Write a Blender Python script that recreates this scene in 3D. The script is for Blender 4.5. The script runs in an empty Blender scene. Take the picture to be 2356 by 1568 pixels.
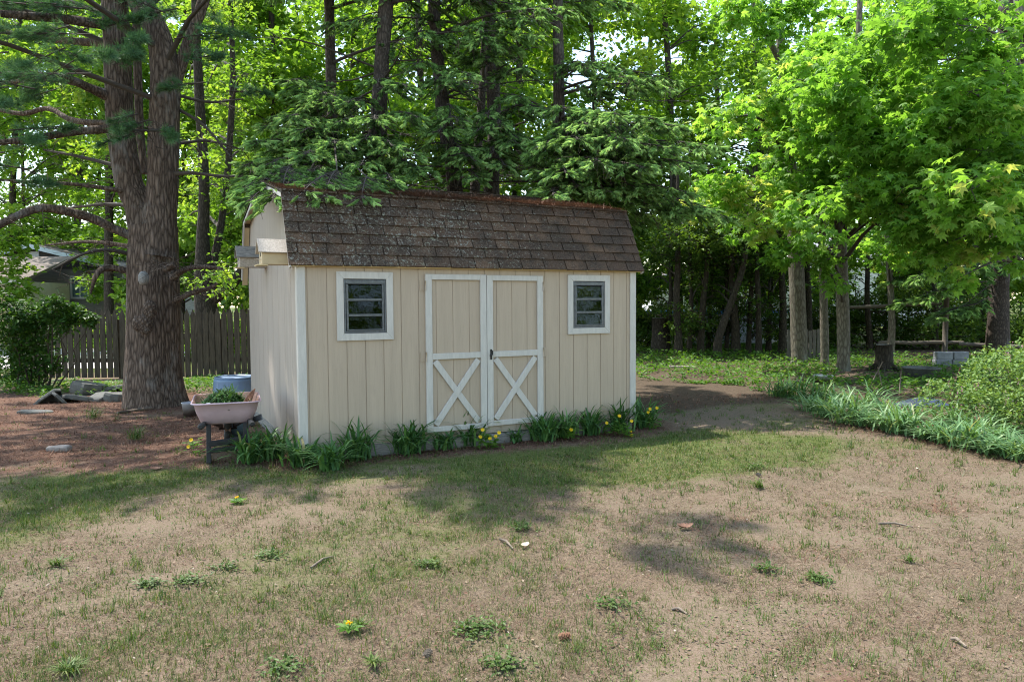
import bpy, math, random
import numpy as np
from mathutils import Vector
C = bpy.context.scene.collection
PI = math.pi
rng = np.random.default_rng(7)
random.seed(7)
# ------------------------------------------------------------------ camera model (photo measured on a 2355 x 1568 grid)
FOC, PITCH, ROLL, CH = 1675.9, math.radians(2.859), math.radians(0.393), 1.631
_R = np.array([1, 0, 0.]); _F = np.array([0, math.cos(PITCH), -math.sin(PITCH)]); _U = np.array([0, math.sin(PITCH), math.cos(PITCH)])
CR = _R*math.cos(ROLL) - _U*math.sin(ROLL); CU = _U*math.cos(ROLL) + _R*math.sin(ROLL)
CAM = np.array([0, 0, CH])
def ray(px, py):
    return _F + CR*((px-1177.5)/FOC) - CU*((py-784)/FOC)
def P(px, py, depth):                       # point at a given distance
    return CAM + ray(px, py)*depth
def G(px, py, z=0.):                        # point on the ground
    d = ray(px, py); return CAM + d*((z-CH)/d[2])
def proj(pts):
    q = np.atleast_2d(pts)-CAM; d = q@_F
    d = np.where(np.abs(d) < 1e-6, 1e-6, d)
    return np.stack([1177.5+FOC*(q@CR)/d, 784-FOC*(q@CU)/d, d], 1)
cd = bpy.data.cameras.new('camera'); co = bpy.data.objects.new('camera', cd); C.objects.link(co)
from mathutils import Matrix
co.matrix_world = Matrix(((CR[0], CU[0], -_F[0], 0), (CR[1], CU[1], -_F[1], 0), (CR[2], CU[2], -_F[2], CH), (0, 0, 0, 1)))
cd.sensor_width = 36; cd.lens = FOC/2355*36; cd.clip_end = 3000; cd.clip_start = .05
bpy.context.scene.camera = co
# ------------------------------------------------------------------ light
SUN_AZ, SUN_EL = math.radians(-52), math.radians(63)
SUN = np.array([math.sin(SUN_AZ)*math.cos(SUN_EL), math.cos(SUN_AZ)*math.cos(SUN_EL), math.sin(SUN_EL)])
w = bpy.data.worlds.new('World'); bpy.context.scene.world = w; w.use_nodes = True
nt = w.node_tree; sky = nt.nodes.new('ShaderNodeTexSky'); sky.sky_type = 'NISHITA'; sky.sun_disc = False
sky.sun_elevation = SUN_EL; sky.sun_rotation = SUN_AZ; sky.air_density = 1.0; sky.dust_density = .6; sky.ozone_density = 1.5
tn = nt.nodes.new('ShaderNodeMix'); tn.data_type = 'RGBA'; tn.blend_type = 'MULTIPLY'; tn.inputs[0].default_value = 1; tn.inputs[7].default_value = (1.08, .98, .80, 1); nt.links.new(sky.outputs[0], tn.inputs[6]); nt.links.new(tn.outputs[2], nt.nodes['Background'].inputs[0]); nt.nodes['Background'].inputs[1].default_value = .15
sl = bpy.data.lights.new('sun', 'SUN'); sl.energy = 2.4; sl.angle = math.radians(.55); sl.color = (1, .95, .87)
so = bpy.data.objects.new('sun', sl); C.objects.link(so)
so.rotation_euler = Vector((-SUN[0], -SUN[1], -SUN[2])).to_track_quat('-Z', 'Y').to_euler()
sc = bpy.context.scene
sc.view_settings.view_transform = 'Standard'; sc.view_settings.look = 'None'; sc.view_settings.gamma = 1; sc.view_settings.exposure = 1.95
sc.render.engine = 'CYCLES'
cy = sc.cycles; cy.max_bounces = 9; cy.diffuse_bounces = 6; cy.glossy_bounces = 2; cy.transmission_bounces = 6; cy.transparent_max_bounces = 8
cy.caustics_reflective = False; cy.caustics_refractive = False; cy.sample_clamp_indirect = 3; cy.use_denoising = True; cy.denoiser = 'OPENIMAGEDENOISE'; cy.denoising_input_passes = 'RGB_ALBEDO_NORMAL'; cy.denoising_prefilter = 'NONE'; cy.filter_width = 1.1
# ------------------------------------------------------------------ materials
def newmat(name):
    m = bpy.data.materials.new(name); m.use_nodes = True
    t = m.node_tree; b = t.nodes['Principled BSDF']; return m, t, b
def nd(t, typ, **kw):
    n = t.nodes.new(typ)
    for k, v in kw.items():
        if k.startswith('i_'):
            key = k[2:]; key = int(key) if key.isdigit() else key.replace('_', ' ')
            n.inputs[key].default_value = v
        else: setattr(n, k, v)
    return n
def ramp(t, fac, stops):
    r = t.nodes.new('ShaderNodeValToRGB'); e = r.color_ramp.elements
    while len(e) < len(stops): e.new(.5)
    for x, (p, c) in zip(e, stops): x.position = p; x.color = (*c, 1) if len(c) == 3 else c
    t.links.new(fac, r.inputs[0]); return r.outputs[0]
def mix(t, fac, a, b, mode='MIX'):
    n = t.nodes.new('ShaderNodeMix'); n.data_type = 'RGBA'; n.blend_type = mode
    for s, v in ((n.inputs[0], fac), (n.inputs[6], a), (n.inputs[7], b)):
        if hasattr(v, 'is_linked') or hasattr(v, 'links'): t.links.new(v, s)
        elif isinstance(v, (int, float)): s.default_value = v
        else: s.default_value = (*v, 1)
    return n.outputs[2]
def coords(t, scale=(1, 1, 1), kind='Object'):
    tc = t.nodes.new('ShaderNodeTexCoord'); mp = t.nodes.new('ShaderNodeMapping'); mp.inputs[3].default_value = scale
    t.links.new(tc.outputs[kind], mp.inputs[0]); return mp.outputs[0]
def noise(t, vec, scale, detail=4, rough=.6, dist=0):
    n = nd(t, 'ShaderNodeTexNoise', i_Scale=scale, i_Detail=detail, i_Roughness=rough, i_Distortion=dist)
    t.links.new(vec, n.inputs[0]); return n.outputs[0]
def bump(t, b, h, strength=.3, dist=.01):
    n = nd(t, 'ShaderNodeBump', i_Strength=strength, i_Distance=dist); t.links.new(h, n.inputs['Height']); t.links.new(n.outputs[0], b.inputs['Normal'])
def attr(t, name='v'):
    return nd(t, 'ShaderNodeAttribute', attribute_name=name).outputs['Fac']
def leafmat(name, stops, trans=.45, tcol=(1.25, 1.15, .45), rough=.5, spec=.3):
    m, t, b = newmat(name); c = ramp(t, attr(t), stops)
    t.links.new(c, b.inputs['Base Color']); b.inputs['Roughness'].default_value = rough; b.inputs['Specular IOR Level'].default_value = spec
    tr = t.nodes.new('ShaderNodeBsdfTranslucent'); t.links.new(mix(t, 1., c, tcol, 'MULTIPLY'), tr.inputs[0])
    ms = t.nodes.new('ShaderNodeMixShader'); ms.inputs[0].default_value = trans
    t.links.new(b.outputs[0], ms.inputs[1]); t.links.new(tr.outputs[0], ms.inputs[2])
    t.links.new(ms.outputs[0], t.nodes['Material Output'].inputs[0]); return m
def plain(name, col, rough=.6, vary=.15, scale=6, stretch=(1, 1, 1), bmp=.15, metal=0., dirt=None, bd=.004):
    m, t, b = newmat(name); v = coords(t, stretch); n = noise(t, v, scale, 6, .65); n2 = noise(t, v, scale*7, 4, .7)
    lo = tuple(x*(1-vary*1.6) for x in col); hi = tuple(min(1, x*(1+vary)) for x in col)
    c = ramp(t, n, [(.3, lo), (.7, hi)])
    if dirt: 
        d = ramp(t, noise(t, v, scale*.6, 8, .75), [(dirt[1], (0, 0, 0)), (min(1, dirt[1]+.14), (1, 1, 1))]); c = mix(t, d, c, dirt[0])
    t.links.new(c, b.inputs['Base Color']); b.inputs['Roughness'].default_value = rough; b.inputs['Metallic'].default_value = metal
    bump(t, b, n2, bmp, bd); return m
def barkmat(name, dark, light, sx=9, sz=2.2, lichen=None, depth=.03):
    m, t, b = newmat(name); v = coords(t, (sx, sx, sz))
    wv = mix(t, .12, v, nd(t, 'ShaderNodeTexNoise', i_Scale=2.).outputs[1], 'ADD')
    vo = nd(t, 'ShaderNodeTexVoronoi', feature='DISTANCE_TO_EDGE', i_Scale=1.3); t.links.new(wv, vo.inputs[0])
    n = noise(t, v, 3.2, 7, .75); mm = nd(t, 'ShaderNodeMath', operation='MULTIPLY_ADD'); t.links.new(n, mm.inputs[0]); mm.inputs[1].default_value = .55
    t.links.new(vo.outputs[0], mm.inputs[2])
    c = ramp(t, mm.outputs[0], [(.22, dark), (.45, tuple((a+b_)/2 for a, b_ in zip(dark, light))), (.75, light)])
    v2 = coords(t, (1, 1, .5)); n2 = noise(t, v2, 2.2, 5, .7)
    if lichen: c = mix(t, ramp(t, n2, [(.55, (0, 0, 0)), (.68, (.75, .75, .75))]), c, lichen)
    t.links.new(c, b.inputs['Base Color']); b.inputs['Roughness'].default_value = .9; b.inputs['Specular IOR Level'].default_value = .15
    bump(t, b, mm.outputs[0], .9, depth); return m
M = {}
M['maple'] = leafmat('maple_leaf', [(0, (.09, .20, .03)), (.5, (.19, .39, .065)), (.85, (.29, .48, .11)), (1, (.40, .46, .15))], .66, (1.25, 1.2, .55))
M['far'] = leafmat('woodland_leaf', [(0, (.09, .19, .025)), (.5, (.18, .34, .05)), (1, (.30, .42, .09))], .6, (1.3, 1.2, .45))
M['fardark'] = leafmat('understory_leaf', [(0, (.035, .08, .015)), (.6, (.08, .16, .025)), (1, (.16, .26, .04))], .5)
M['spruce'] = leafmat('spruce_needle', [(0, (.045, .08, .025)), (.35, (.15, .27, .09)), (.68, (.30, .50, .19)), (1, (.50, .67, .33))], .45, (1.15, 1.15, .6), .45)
M['pine'] = leafmat('pine_needle', [(0, (.04, .09, .04)), (.6, (.09, .20, .09)), (1, (.18, .31, .14))], .35, (1.1, 1.1, .6))
M['vine'] = leafmat('vine_leaf', [(0, (.02, .06, .012)), (.6, (.045, .12, .018)), (1, (.10, .20, .03))], .4)
M['shrub'] = leafmat('shrub_leaf', [(0, (.09, .17, .04)), (.6, (.19, .31, .085)), (1, (.30, .40, .15))], .35)
M['lily'] = leafmat('daylily_leaf', [(0, (.03, .085, .025)), (.6, (.085, .20, .055)), (.93, (.22, .36, .12)), (1, (.36, .30, .14))], .3)
M['lily2'] = leafmat('border_leaf', [(0, (.06, .14, .05)), (.6, (.15, .28, .11)), (.92, (.34, .45, .25)), (1, (.42, .36, .2))], .3)
M['cover'] = leafmat('ground_leaf', [(0, (.045, .12, .016)), (.6, (.10, .23, .03)), (1, (.21, .33, .06))], .45)
M['grass'] = leafmat('grass_blade', [(0, (.035, .075, .012)), (.5, (.085, .145, .028)), (.85, (.17, .20, .06)), (1, (.27, .24, .11))], .3)
M['straw'] = leafmat('dry_grass', [(0, (.07, .045, .028)), (.5, (.165, .115, .075)), (1, (.32, .25, .175))], .15, (1, .95, .8), .8, .1)
M['litter'] = leafmat('fallen_needles', [(0, (.07, .035, .022)), (.5, (.16, .082, .054)), (1, (.29, .18, .125))], .08, (1, .9, .7), .8, .1)
M['yellow'] = leafmat('yellow_petal', [(0, (.75, .50, .01)), (1, (.85, .62, .02))], .3)
M['pinkf'] = leafmat('pink_flower', [(0, (.34, .13, .22)), (1, (.52, .25, .36))], .3, (1, .9, .9))
M['pinebark'] = barkmat('pine_bark', (.042, .029, .022), (.25, .185, .145), 15, 2.8, (.24, .22, .20), .07)
M['sprucebark'] = barkmat('spruce_bark', (.03, .024, .02), (.12, .095, .078), 16, 6, (.17, .17, .15), .02)
M['maplebark'] = barkmat('maple_bark', (.07, .06, .045), (.21, .19, .15), 14, 4, (.28, .29, .24), .015)
M['darkbark'] = barkmat('dark_bark', (.022, .018, .014), (.085, .07, .055), 14, 4, None, .02)
M['palebark'] = barkmat('pale_bark', (.12, .10, .08), (.30, .27, .23), 12, 3, (.38, .37, .34), .01)
m_, t_, b_ = newmat('twig_bark'); t_.links.new(ramp(t_, attr(t_), [(.5, (.05, .039, .03)), (.6, (.07, .055, .042)), (1, (.24, .19, .145))]), b_.inputs['Base Color']); b_.inputs['Roughness'].default_value = .9; M['twig'] = m_
M['deadtwig'] = plain('dead_twig', (.19, .15, .115), .9, .3, 30, bmp=.3)
# ------------------------------------------------------------------ mesh builder
class MB:
    def __init__(s): s.V = []; s.A = []; s.T = []; s.Q = []; s.N = []; s.n = 0; s.ts = []; s.qs = []
    def add(s, V, tris=None, quads=None, ngons=None, v=.5, smooth=False):
        V = np.asarray(V, float).reshape(-1, 3); k = len(V)
        s.V.append(V); s.A.append(np.broadcast_to(np.asarray(v, float), (k,)))
        if tris is not None and len(tris): f = np.asarray(tris)+s.n; s.T.append(f); s.ts.append(np.full(len(f), smooth))
        if quads is not None and len(quads): f = np.asarray(quads)+s.n; s.Q.append(f); s.qs.append(np.full(len(f), smooth))
        for g in ngons or []: s.N.append([i+s.n for i in g])
        s.n += k; return s
    def box(s, x0, x1, y0, y1, z0, z1, v=.5):
        V = [(x0, y0, z0), (x1, y0, z0), (x1, y1, z0), (x0, y1, z0), (x0, y0, z1), (x1, y0, z1), (x1, y1, z1), (x0, y1, z1)]
        return s.add(V, quads=[(0, 3, 2, 1), (4, 5, 6, 7), (0, 1, 5, 4), (1, 2, 6, 5), (2, 3, 7, 6), (3, 0, 4, 7)], v=v)
    def bar(s, a, b, wx, wz, up=(0, 0, 1), v=.5):          # rectangular bar from a to b
        a = np.array(a, float); b = np.array(b, float); d = b-a; d /= np.linalg.norm(d)
        u = np.array(up, float); u -= d*(u@d); u /= np.linalg.norm(u); r = np.cross(d, u)
        V = [p+r*sx*wx/2+u*sz*wz/2 for p in (a, b) for sx, sz in ((-1, -1), (1, -1), (1, 1), (-1, 1))]
        return s.add(V, quads=[(3, 2, 1, 0), (4, 5, 6, 7), (0, 1, 5, 4), (1, 2, 6, 5), (2, 3, 7, 6), (3, 0, 4, 7)], v=v)
    def tube(s, pts, rad, n=6, v=.5, cap=True, rough=0., rg=None):
        pts = np.asarray(pts, float); rad = np.broadcast_to(np.asarray(rad, float), (len(pts),)); k = len(pts)
        t = np.gradient(pts, axis=0); t /= np.linalg.norm(t, axis=1)[:, None]+1e-9
        ref = np.array([0, 0, 1.]) if abs(t[:, 2]).mean() < .7 else np.array([1., 0, 0])
        a = np.cross(t, ref); a /= np.linalg.norm(a, axis=1)[:, None]+1e-9; b = np.cross(t, a)
        th = np.arange(n)*2*PI/n
        R = rad[:, None]*np.ones(n)
        if rough: R = R*(1+rough*(rg or rng).standard_normal((k, n)))
        V = pts[:, None]+R[..., None]*(np.cos(th)[None, :, None]*a[:, None]+np.sin(th)[None, :, None]*b[:, None])
        i = np.arange(k-1)[:, None]*n; j = np.arange(n)[None]; j2 = (j+1) % n
        q = np.stack([i+j, i+n+j, i+n+j2, i+j2], -1).reshape(-1, 4)
        s.add(V.reshape(-1, 3), quads=q, v=v, smooth=True)
        if cap: s.N.append([s.n-n+x for x in range(n)]); s.N.append([s.n-k*n+x for x in range(n)][::-1])
        return s
    def inst(s, T, F, pos, R, scale, v):
        T = np.asarray(T, float); N = len(pos); 
        if N == 0: return s
        sc_ = np.asarray(scale, float); sc_ = np.broadcast_to(sc_, (N,))
        V = np.einsum('kc,ncd->nkd', T, R)*sc_[:, None, None]+np.asarray(pos)[:, None]
        F = np.asarray(F); k = len(T); f = (F[None]+(np.arange(N)*k)[:, None, None]).reshape(-1, F.shape[1])
        vv = np.repeat(np.broadcast_to(np.asarray(v, float), (N,)), k)
        if F.shape[1] == 3: return s.add(V.reshape(-1, 3), tris=f, v=vv)
        return s.add(V.reshape(-1, 3), quads=f, v=vv)
    def lathe(s, prof, n=24, c=(0, 0, 0), v=.5, cap=False):
        pr = np.array(prof, float); th = np.arange(n)*2*PI/n
        V = np.stack([pr[:, None, 0]*np.cos(th), pr[:, None, 0]*np.sin(th), np.repeat(pr[:, 1:2], n, 1)], -1)+np.array(c)
        k = len(pr); i = np.arange(k-1)[:, None]*n; j = np.arange(n)[None]; j2 = (j+1) % n
        s.add(V.reshape(-1, 3), quads=np.stack([i+j, i+j2, i+n+j2, i+n+j], -1).reshape(-1, 4), v=v, smooth=True)
        if cap: s.N.append([s.n-n+x for x in range(n)]); s.N.append([s.n-k*n+x for x in range(n)][::-1])
        return s
    def build(s, name, m, parent=None, bevel=0, seg=1, loc=None, off=None, subs=0, label=None):
        me = bpy.data.meshes.new(name)
        V = np.concatenate(s.V); A = np.concatenate(s.A)
        if off is not None: V = V-np.asarray(off, float)
        loops = []; tot = []; sm = []
        if s.T: t = np.concatenate(s.T); loops.append(t.reshape(-1)); tot.append(np.full(len(t), 3)); sm.append(np.concatenate(s.ts))
        if s.Q: t = np.concatenate(s.Q); loops.append(t.reshape(-1)); tot.append(np.full(len(t), 4)); sm.append(np.concatenate(s.qs))
        for g in s.N: loops.append(np.array(g)); tot.append(np.array([len(g)])); sm.append(np.array([False]))
        L = np.concatenate(loops).astype(np.int32); T = np.concatenate(tot).astype(np.int32)
        me.vertices.add(len(V)); me.vertices.foreach_set('co', V.astype(np.float32).reshape(-1))
        me.loops.add(len(L)); me.loops.foreach_set('vertex_index', L)
        me.polygons.add(len(T)); me.polygons.foreach_set('loop_start', np.concatenate([[0], np.cumsum(T)[:-1]]).astype(np.int32))
        me.polygons.foreach_set('loop_total', T); me.polygons.foreach_set('use_smooth', np.concatenate(sm))
        at = me.attributes.new('v', 'FLOAT', 'POINT'); at.data.foreach_set('value', A.astype(np.float32))
        me.update(calc_edges=True); me.validate()
        for x in (m if isinstance(m, (list, tuple)) else [m]): me.materials.append(x)
        o = bpy.data.objects.new(name, me); C.objects.link(o)
        if parent is not None: o.parent = parent
        if loc is not None: o.location = loc
        if bevel: b = o.modifiers.new('bevel', 'BEVEL'); b.width = bevel; b.segments = seg; b.limit_method = 'ANGLE'
        if subs: b = o.modifiers.new('sub', 'SUBSURF'); b.levels = subs; b.render_levels = subs
        if label: o['label'] = label
        return o
def tag(o, label, cat, group=None, kind=None):
    o['label'] = label; o['category'] = cat
    if group: o['group'] = group
    if kind: o['kind'] = kind
    return o
def thing(name, label, cat, loc=(0, 0, 0), rz=0, group=None):
    o = bpy.data.objects.new(name, None); C.objects.link(o); o.location = loc; o.rotation_euler = (0, 0, rz); o.empty_display_size = .2
    return tag(o, label, cat, group)
# ------------------------------------------------------------------ leaf templates
def frames(d, up):
    d = d/(np.linalg.norm(d, axis=1)[:, None]+1e-9); u = up-d*(up*d).sum(1)[:, None]; u /= np.linalg.norm(u, axis=1)[:, None]+1e-9
    return np.stack([d, np.cross(u, d), u], 1)
def rdir(n, r=None):
    q = (r or rng).standard_normal((n, 3)); return q/np.linalg.norm(q, axis=1)[:, None]
def polar(l): return [(r*math.cos(math.radians(a)), r*math.sin(math.radians(a)), z) for a, r, z in l]
_o = [(0, 1, -.10), (20, .50, .02), (43, .88, -.14), (66, .42, .02), (95, .62, -.12), (140, .26, 0)]
_o = _o+[(-a, r, z) for a, r, z in _o[::-1] if a]
MAPLE_T = [(.15, 0, .05)]+polar(_o); MAPLE_F = [(0, i+1, (i+1) % 11+1) for i in range(11)]
DIA_T = [(0, 0, 0), (.5, -.33, .07), (1, 0, -.06), (.5, .33, .07)]; DIA_F = [(0, 1, 2), (0, 2, 3)]
OVAL_T = [(0, 0, 0), (.3, -.26, .05), (.7, -.22, .03), (1, 0, -.1), (.7, .22, .03), (.3, .26, .05)]; OVAL_F = [(0, 1, 2), (0, 2, 3), (0, 3, 4), (0, 4, 5)]
def brush(n, ang, ln, wd, seed, t0=.02, t1=.95):
    r = np.random.default_rng(seed); T = []; F = []
    for i in range(n):
        t = t0+(t1-t0)*i/(n-1); th = i*2.39996+r.uniform(-.3, .3); a = math.radians(ang*r.uniform(.75, 1.2)); l = ln*r.uniform(.8, 1.15)
        rad = np.array([0, math.cos(th), math.sin(th)]); d = np.array([math.cos(a), 0, 0])+rad*math.sin(a); s = np.cross(d, rad); s /= np.linalg.norm(s)
        b = np.array([t, 0, 0]); k = len(T); T += [b-s*wd/2, b+s*wd/2, b+d*l]; F.append((k, k+1, k+2))
    return np.array(T), F
def finger():
    T, F = [], []
    for k in range(3):
        th = k*PI/3; c_, s_ = math.cos(th), math.sin(th); b = len(T)
        for x, y in ((0, .05), (.25, .11), (.6, .125), (.88, .08), (1., 0)): T += [(x, y*c_, y*s_), (x, -y*c_, -y*s_)]
        for q in range(4): F += [(b+2*q, b+2*q+1, b+2*q+3), (b+2*q, b+2*q+3, b+2*q+2)]
    n_, f_ = brush(16, 48, .32, .06, 3); b = len(T); return np.array(T+[tuple(x) for x in n_]), F+[tuple(x+b for x in f) for f in f_]
SPR_T, SPR_F = finger()
PINE_T, PINE_F = brush(20, 50, .85, .05, 5, 0., .35)
SPRX_T, SPRX_F = brush(9, 50, .5, .22, 4)
# ------------------------------------------------------------------ sun patches wanted on the lawn (unseen upper crowns are pruned to let light reach them)
LIT = [[(-600, 1420), (0, 1250), (120, 1212), (300, 1160), (450, 1112), (560, 1092), (640, 1105), (720, 1095), (820, 1078), (900, 1066), (1000, 1072), (1045, 1095), (1000, 1125), (930, 1150), (900, 1180), (1050, 1212), (1200, 1202), (1290, 1188), (1400, 1205), (1480, 1225), (1470, 1275), (1560, 1312), (1700, 1288), (1725, 1215), (1610, 1172), (1560, 1140), (1650, 1120), (1800, 1128), (1900, 1134), (1980, 1115), (1965, 1085), (1870, 1052), (1930, 1010), (2000, 985), (2100, 1000), (2800, 1060), (3400, 2600), (-1500, 2600)],
       [(1850, 950), (1880, 915), (2000, 890), (2150, 840), (2800, 760), (2800, 1090), (2100, 1010), (1950, 990)],
       [(1640, 948), (1760, 943), (1900, 972), (1880, 990), (1720, 968)]]
LITBALLS = [(P(1520, 295, 10.4), 1.7), (P(1350, 300, 10.8), 1.1), (P(640, 440, 8.2), .45), (P(760, 250, 11), .6), (P(2000, 300, 14), 1.8)]
def inpoly(x, y, poly):
    r = np.zeros(len(x), bool); n = len(poly)
    for i in range(n):
        x0, y0 = poly[i]; x1, y1 = poly[(i+1) % n]
        if y0 == y1: continue
        c = ((y0 > y) != (y1 > y)) & (x < (x1-x0)*(y-y0)/(y1-y0)+x0); r ^= c
    return r
def sunlit(pts, grow=0.):
    pts = np.atleast_2d(pts); g = pts-SUN[None]*(pts[:, 2]/SUN[2])[:, None]
    q = proj(g); r = np.zeros(len(pts), bool)
    for pl in LIT: r |= inpoly(q[:, 0], q[:, 1], pl)
    for c_, rad in LITBALLS:
        w_ = pts-c_; tt = w_@SUN; r |= (tt > .3) & (np.linalg.norm(w_-tt[:, None]*SUN, axis=1) < rad)
    near = (q[:, 2] < 2.5) & (np.abs(g[:, 0]) < 9)
    return (r & (q[:, 2] > 0)) | near
def smooth(pts, n):                       # Catmull-Rom through points
    pts = np.asarray(pts, float); p = np.vstack([2*pts[0]-pts[1], pts, 2*pts[-1]-pts[-2]]); out = []
    m = len(pts)-1
    for t in np.linspace(0, m, n):
        i = min(int(t), m-1); f = t-i; a, b, c, d = p[i:i+4]
        out.append(.5*((2*b)+(c-a)*f+(2*a-5*b+4*c-d)*f*f+(3*b-a-3*c+d)*f**3))
    return np.array(out)
def jit(pts, s, r=None):
    q = np.array(pts, float); q[1:-1] += (r or rng).standard_normal((len(q)-2, 3))*s; return q
# ================================================================== GROUND
def fbm(x, y, seed, sc):
    r = np.random.default_rng(seed); o = np.zeros_like(x)
    for k in range(5):
        for _ in range(4):
            a = r.uniform(0, 2*PI); f = sc*2**k*r.uniform(.7, 1.3); o += np.sin((x*math.cos(a)+y*math.sin(a))*f+r.uniform(0, 9))/(1.7**k)
    return o/4
def zonepoly(x, y, poly, soft):            # polygon given in photo pixels, on the ground
    g = np.array([G(*p)[:2] for p in poly]); ins = inpoly(x, y, g.tolist())
    d = np.full(x.shape, 1e9)
    for i in range(len(g)):
        a, b = g[i], g[(i+1) % len(g)]; ab = b-a; t = np.clip(((x-a[0])*ab[0]+(y-a[1])*ab[1])/(ab@ab), 0, 1)
        d = np.minimum(d, np.hypot(x-a[0]-t*ab[0], y-a[1]-t*ab[1]))
    sd = np.where(ins, d, -d); return np.clip(.5+sd/soft, 0, 1)
ZG = [[(480, 1075), (700, 1058), (900, 1045), (1120, 1035), (1400, 1015), (1600, 985), (1900, 1000), (1960, 1040), (1880, 1090), (1600, 1110), (1300, 1130), (1080, 1120), (900, 1110), (620, 1115)], [(0, 1090), (200, 1085), (420, 1060), (520, 1075), (420, 1130), (150, 1210), (0, 1260)], [(1460, 800), (1800, 800), (1830, 860), (1600, 880), (1460, 872)]]
ZL = [[(-500, 900), (150, 905), (420, 890), (560, 930), (600, 1000), (480, 1068), (250, 1080), (-500, 1120)], [(520, 1050), (680, 1075), (900, 1055), (1150, 1035), (1400, 1010), (1520, 985), (1520, 965), (1200, 985), (900, 1005), (600, 1000)]]
ZS = [[(1462, 870), (1600, 880), (1760, 890), (1850, 925), (1660, 928), (1540, 945), (1462, 950)], [(1850, 900), (2160, 870), (2200, 940), (2355, 1060), (2100, 1010), (1930, 985)]]
def zones(x, y):
    n = fbm(x, y, 3, 1.1); n2 = fbm(x, y, 5, 3.)
    g = np.max([zonepoly(x, y, p, .7) for p in ZG], 0); g = np.maximum(g*np.clip(.75+.5*n2, .2, 1), np.clip(.10+.30*n+.22*n2, 0, 1))
    # left half of the lawn is greener than the right
    q = np.clip(.5-(x-.2)/4.5, .35, 1.); g = np.where(y < 8, g*(.45+.55*np.maximum(q, np.max([zonepoly(x, y, p, .7) for p in ZG], 0))), g)
    l = np.max([zonepoly(x, y, p, .8) for p in ZL], 0)*np.clip(.85+.5*n2, .1, 1)
    l = np.maximum(l, np.where((x > .5) & (y < 8), np.clip(.25*n+.35*n2-.05, 0, .6), 0))
    s = np.max([zonepoly(x, y, p, .6) for p in ZS], 0)
    far = np.clip((y-17.5)/2, 0, 1)*np.where(x > 2, np.clip((y-27)/3, 0, 1), 1); s = np.maximum(s, np.where(x > 2, np.clip((y-13.5)/2, 0, .8), 0)); g = np.maximum(g*(1-l*.8)*(1-.7*s), far); l = l*(1-far); s = s*(1-far)
    return g, l, s
def axis(a, b, st, far):
    c = np.arange(a, b+1e-6, st); e = []; x = st; q = b
    while q < far: x *= 1.35; q += x; e.append(q)
    e2 = []; x = st; q = a
    while q > -far: x *= 1.35; q -= x; e2.append(q)
    return np.concatenate([e2[::-1], c, e])
gx = axis(-12, 12, .12, 900); gy = axis(1.5, 24, .12, 900)
X, Y = np.meshgrid(gx, gy); xf, yf = X.ravel(), Y.ravel()
g_, l_, s_ = zones(xf, yf)
near = (np.abs(xf) < 13) & (yf > 0) & (yf < 25)
zf = np.where(near, .012*fbm(xf, yf, 9, 2.2)+.008*fbm(xf, yf, 10, 7.), 0)-.01
nx, ny = len(gx), len(gy); i = np.arange(ny-1)[:, None]*nx; j = np.arange(nx-1)[None]
gm = MB(); gm.add(np.stack([xf, yf, zf], 1), quads=np.stack([i+j, i+j+1, i+nx+j+1, i+nx+j], -1).reshape(-1, 4), v=0, smooth=True)
m, t, b = newmat('lawn_soil'); v = coords(t)
n1 = noise(t, v, 1.3, 6, .6); n2 = noise(t, v, 26, 6, .75); n3 = noise(t, v, 150, 3, .8); ns = noise(t, coords(t, (60, 9, 1)), 1.6, 4, .8); 
dry = ramp(t, n2, [(.28, (.038, .024, .017)), (.47, (.102, .068, .047)), (.72, (.19, .138, .10))]); dry = mix(t, ramp(t, n1, [(.4, (0, 0, 0)), (.66, (.7, .7, .7))]), dry, ramp(t, n3, [(.3, (.095, .05, .034)), (.7, (.20, .125, .09))]))
dry = mix(t, .35, dry, ramp(t, n3, [(.3, (.08, .06, .04)), (.7, (.42, .35, .27))]))
grn = ramp(t, n2, [(.25, (.035, .045, .012)), (.5, (.08, .10, .028)), (.75, (.155, .155, .065))])
lit = ramp(t, n2, [(.25, (.045, .026, .018)), (.5, (.115, .064, .045)), (.75, (.23, .145, .10))])
soi = ramp(t, n2, [(.25, (.04, .03, .02)), (.55, (.095, .07, .05)), (.8, (.2, .15, .105))])
def soft(fac): 
    a = nd(t, 'ShaderNodeMath', operation='MULTIPLY_ADD'); t.links.new(noise(t, v, 9, 5, .7), a.inputs[0]); a.inputs[1].default_value = .9; t.links.new(attr(t, fac), a.inputs[2])
    return ramp(t, a.outputs[0], [(.62, (0, 0, 0)), (1.0, (1, 1, 1))])
dry = mix(t, ramp(t, noise(t, v, 60, 4, .8), [(.52, (0, 0, 0)), (.62, (.75, .75, .75))]), dry, (.075, .085, .026)); c = mix(t, soft('green'), dry, grn); c = mix(t, soft('litter'), c, lit); c = mix(t, soft('soil'), c, soi)
t.links.new(c, b.inputs['Base Color']); b.inputs['Roughness'].default_value = .95; b.inputs['Specular IOR Level'].default_value = .1
bump(t, b, n3, .55, .012)
go = gm.build('lawn', m); go['kind'] = 'structure'
for nme, arr in (('green', g_), ('litter', l_), ('soil', s_)):
    at = go.data.attributes.new(nme, 'FLOAT', 'POINT'); at.data.foreach_set('value', arr.astype(np.float32))
# ---- neighbour's paved driveway beyond the fence
dm = MB(); a = G(-900, 860); dm.add([(-34, 19.5, .004), (-10.2, 19.5, .004), (-11.5, 29, .004), (-40, 29, .004)], quads=[(0, 1, 2, 3)])
d = dm.build('driveway', plain('pale_concrete', (.55, .50, .48), .8, .12, 2)); d['kind'] = 'structure'

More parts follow.
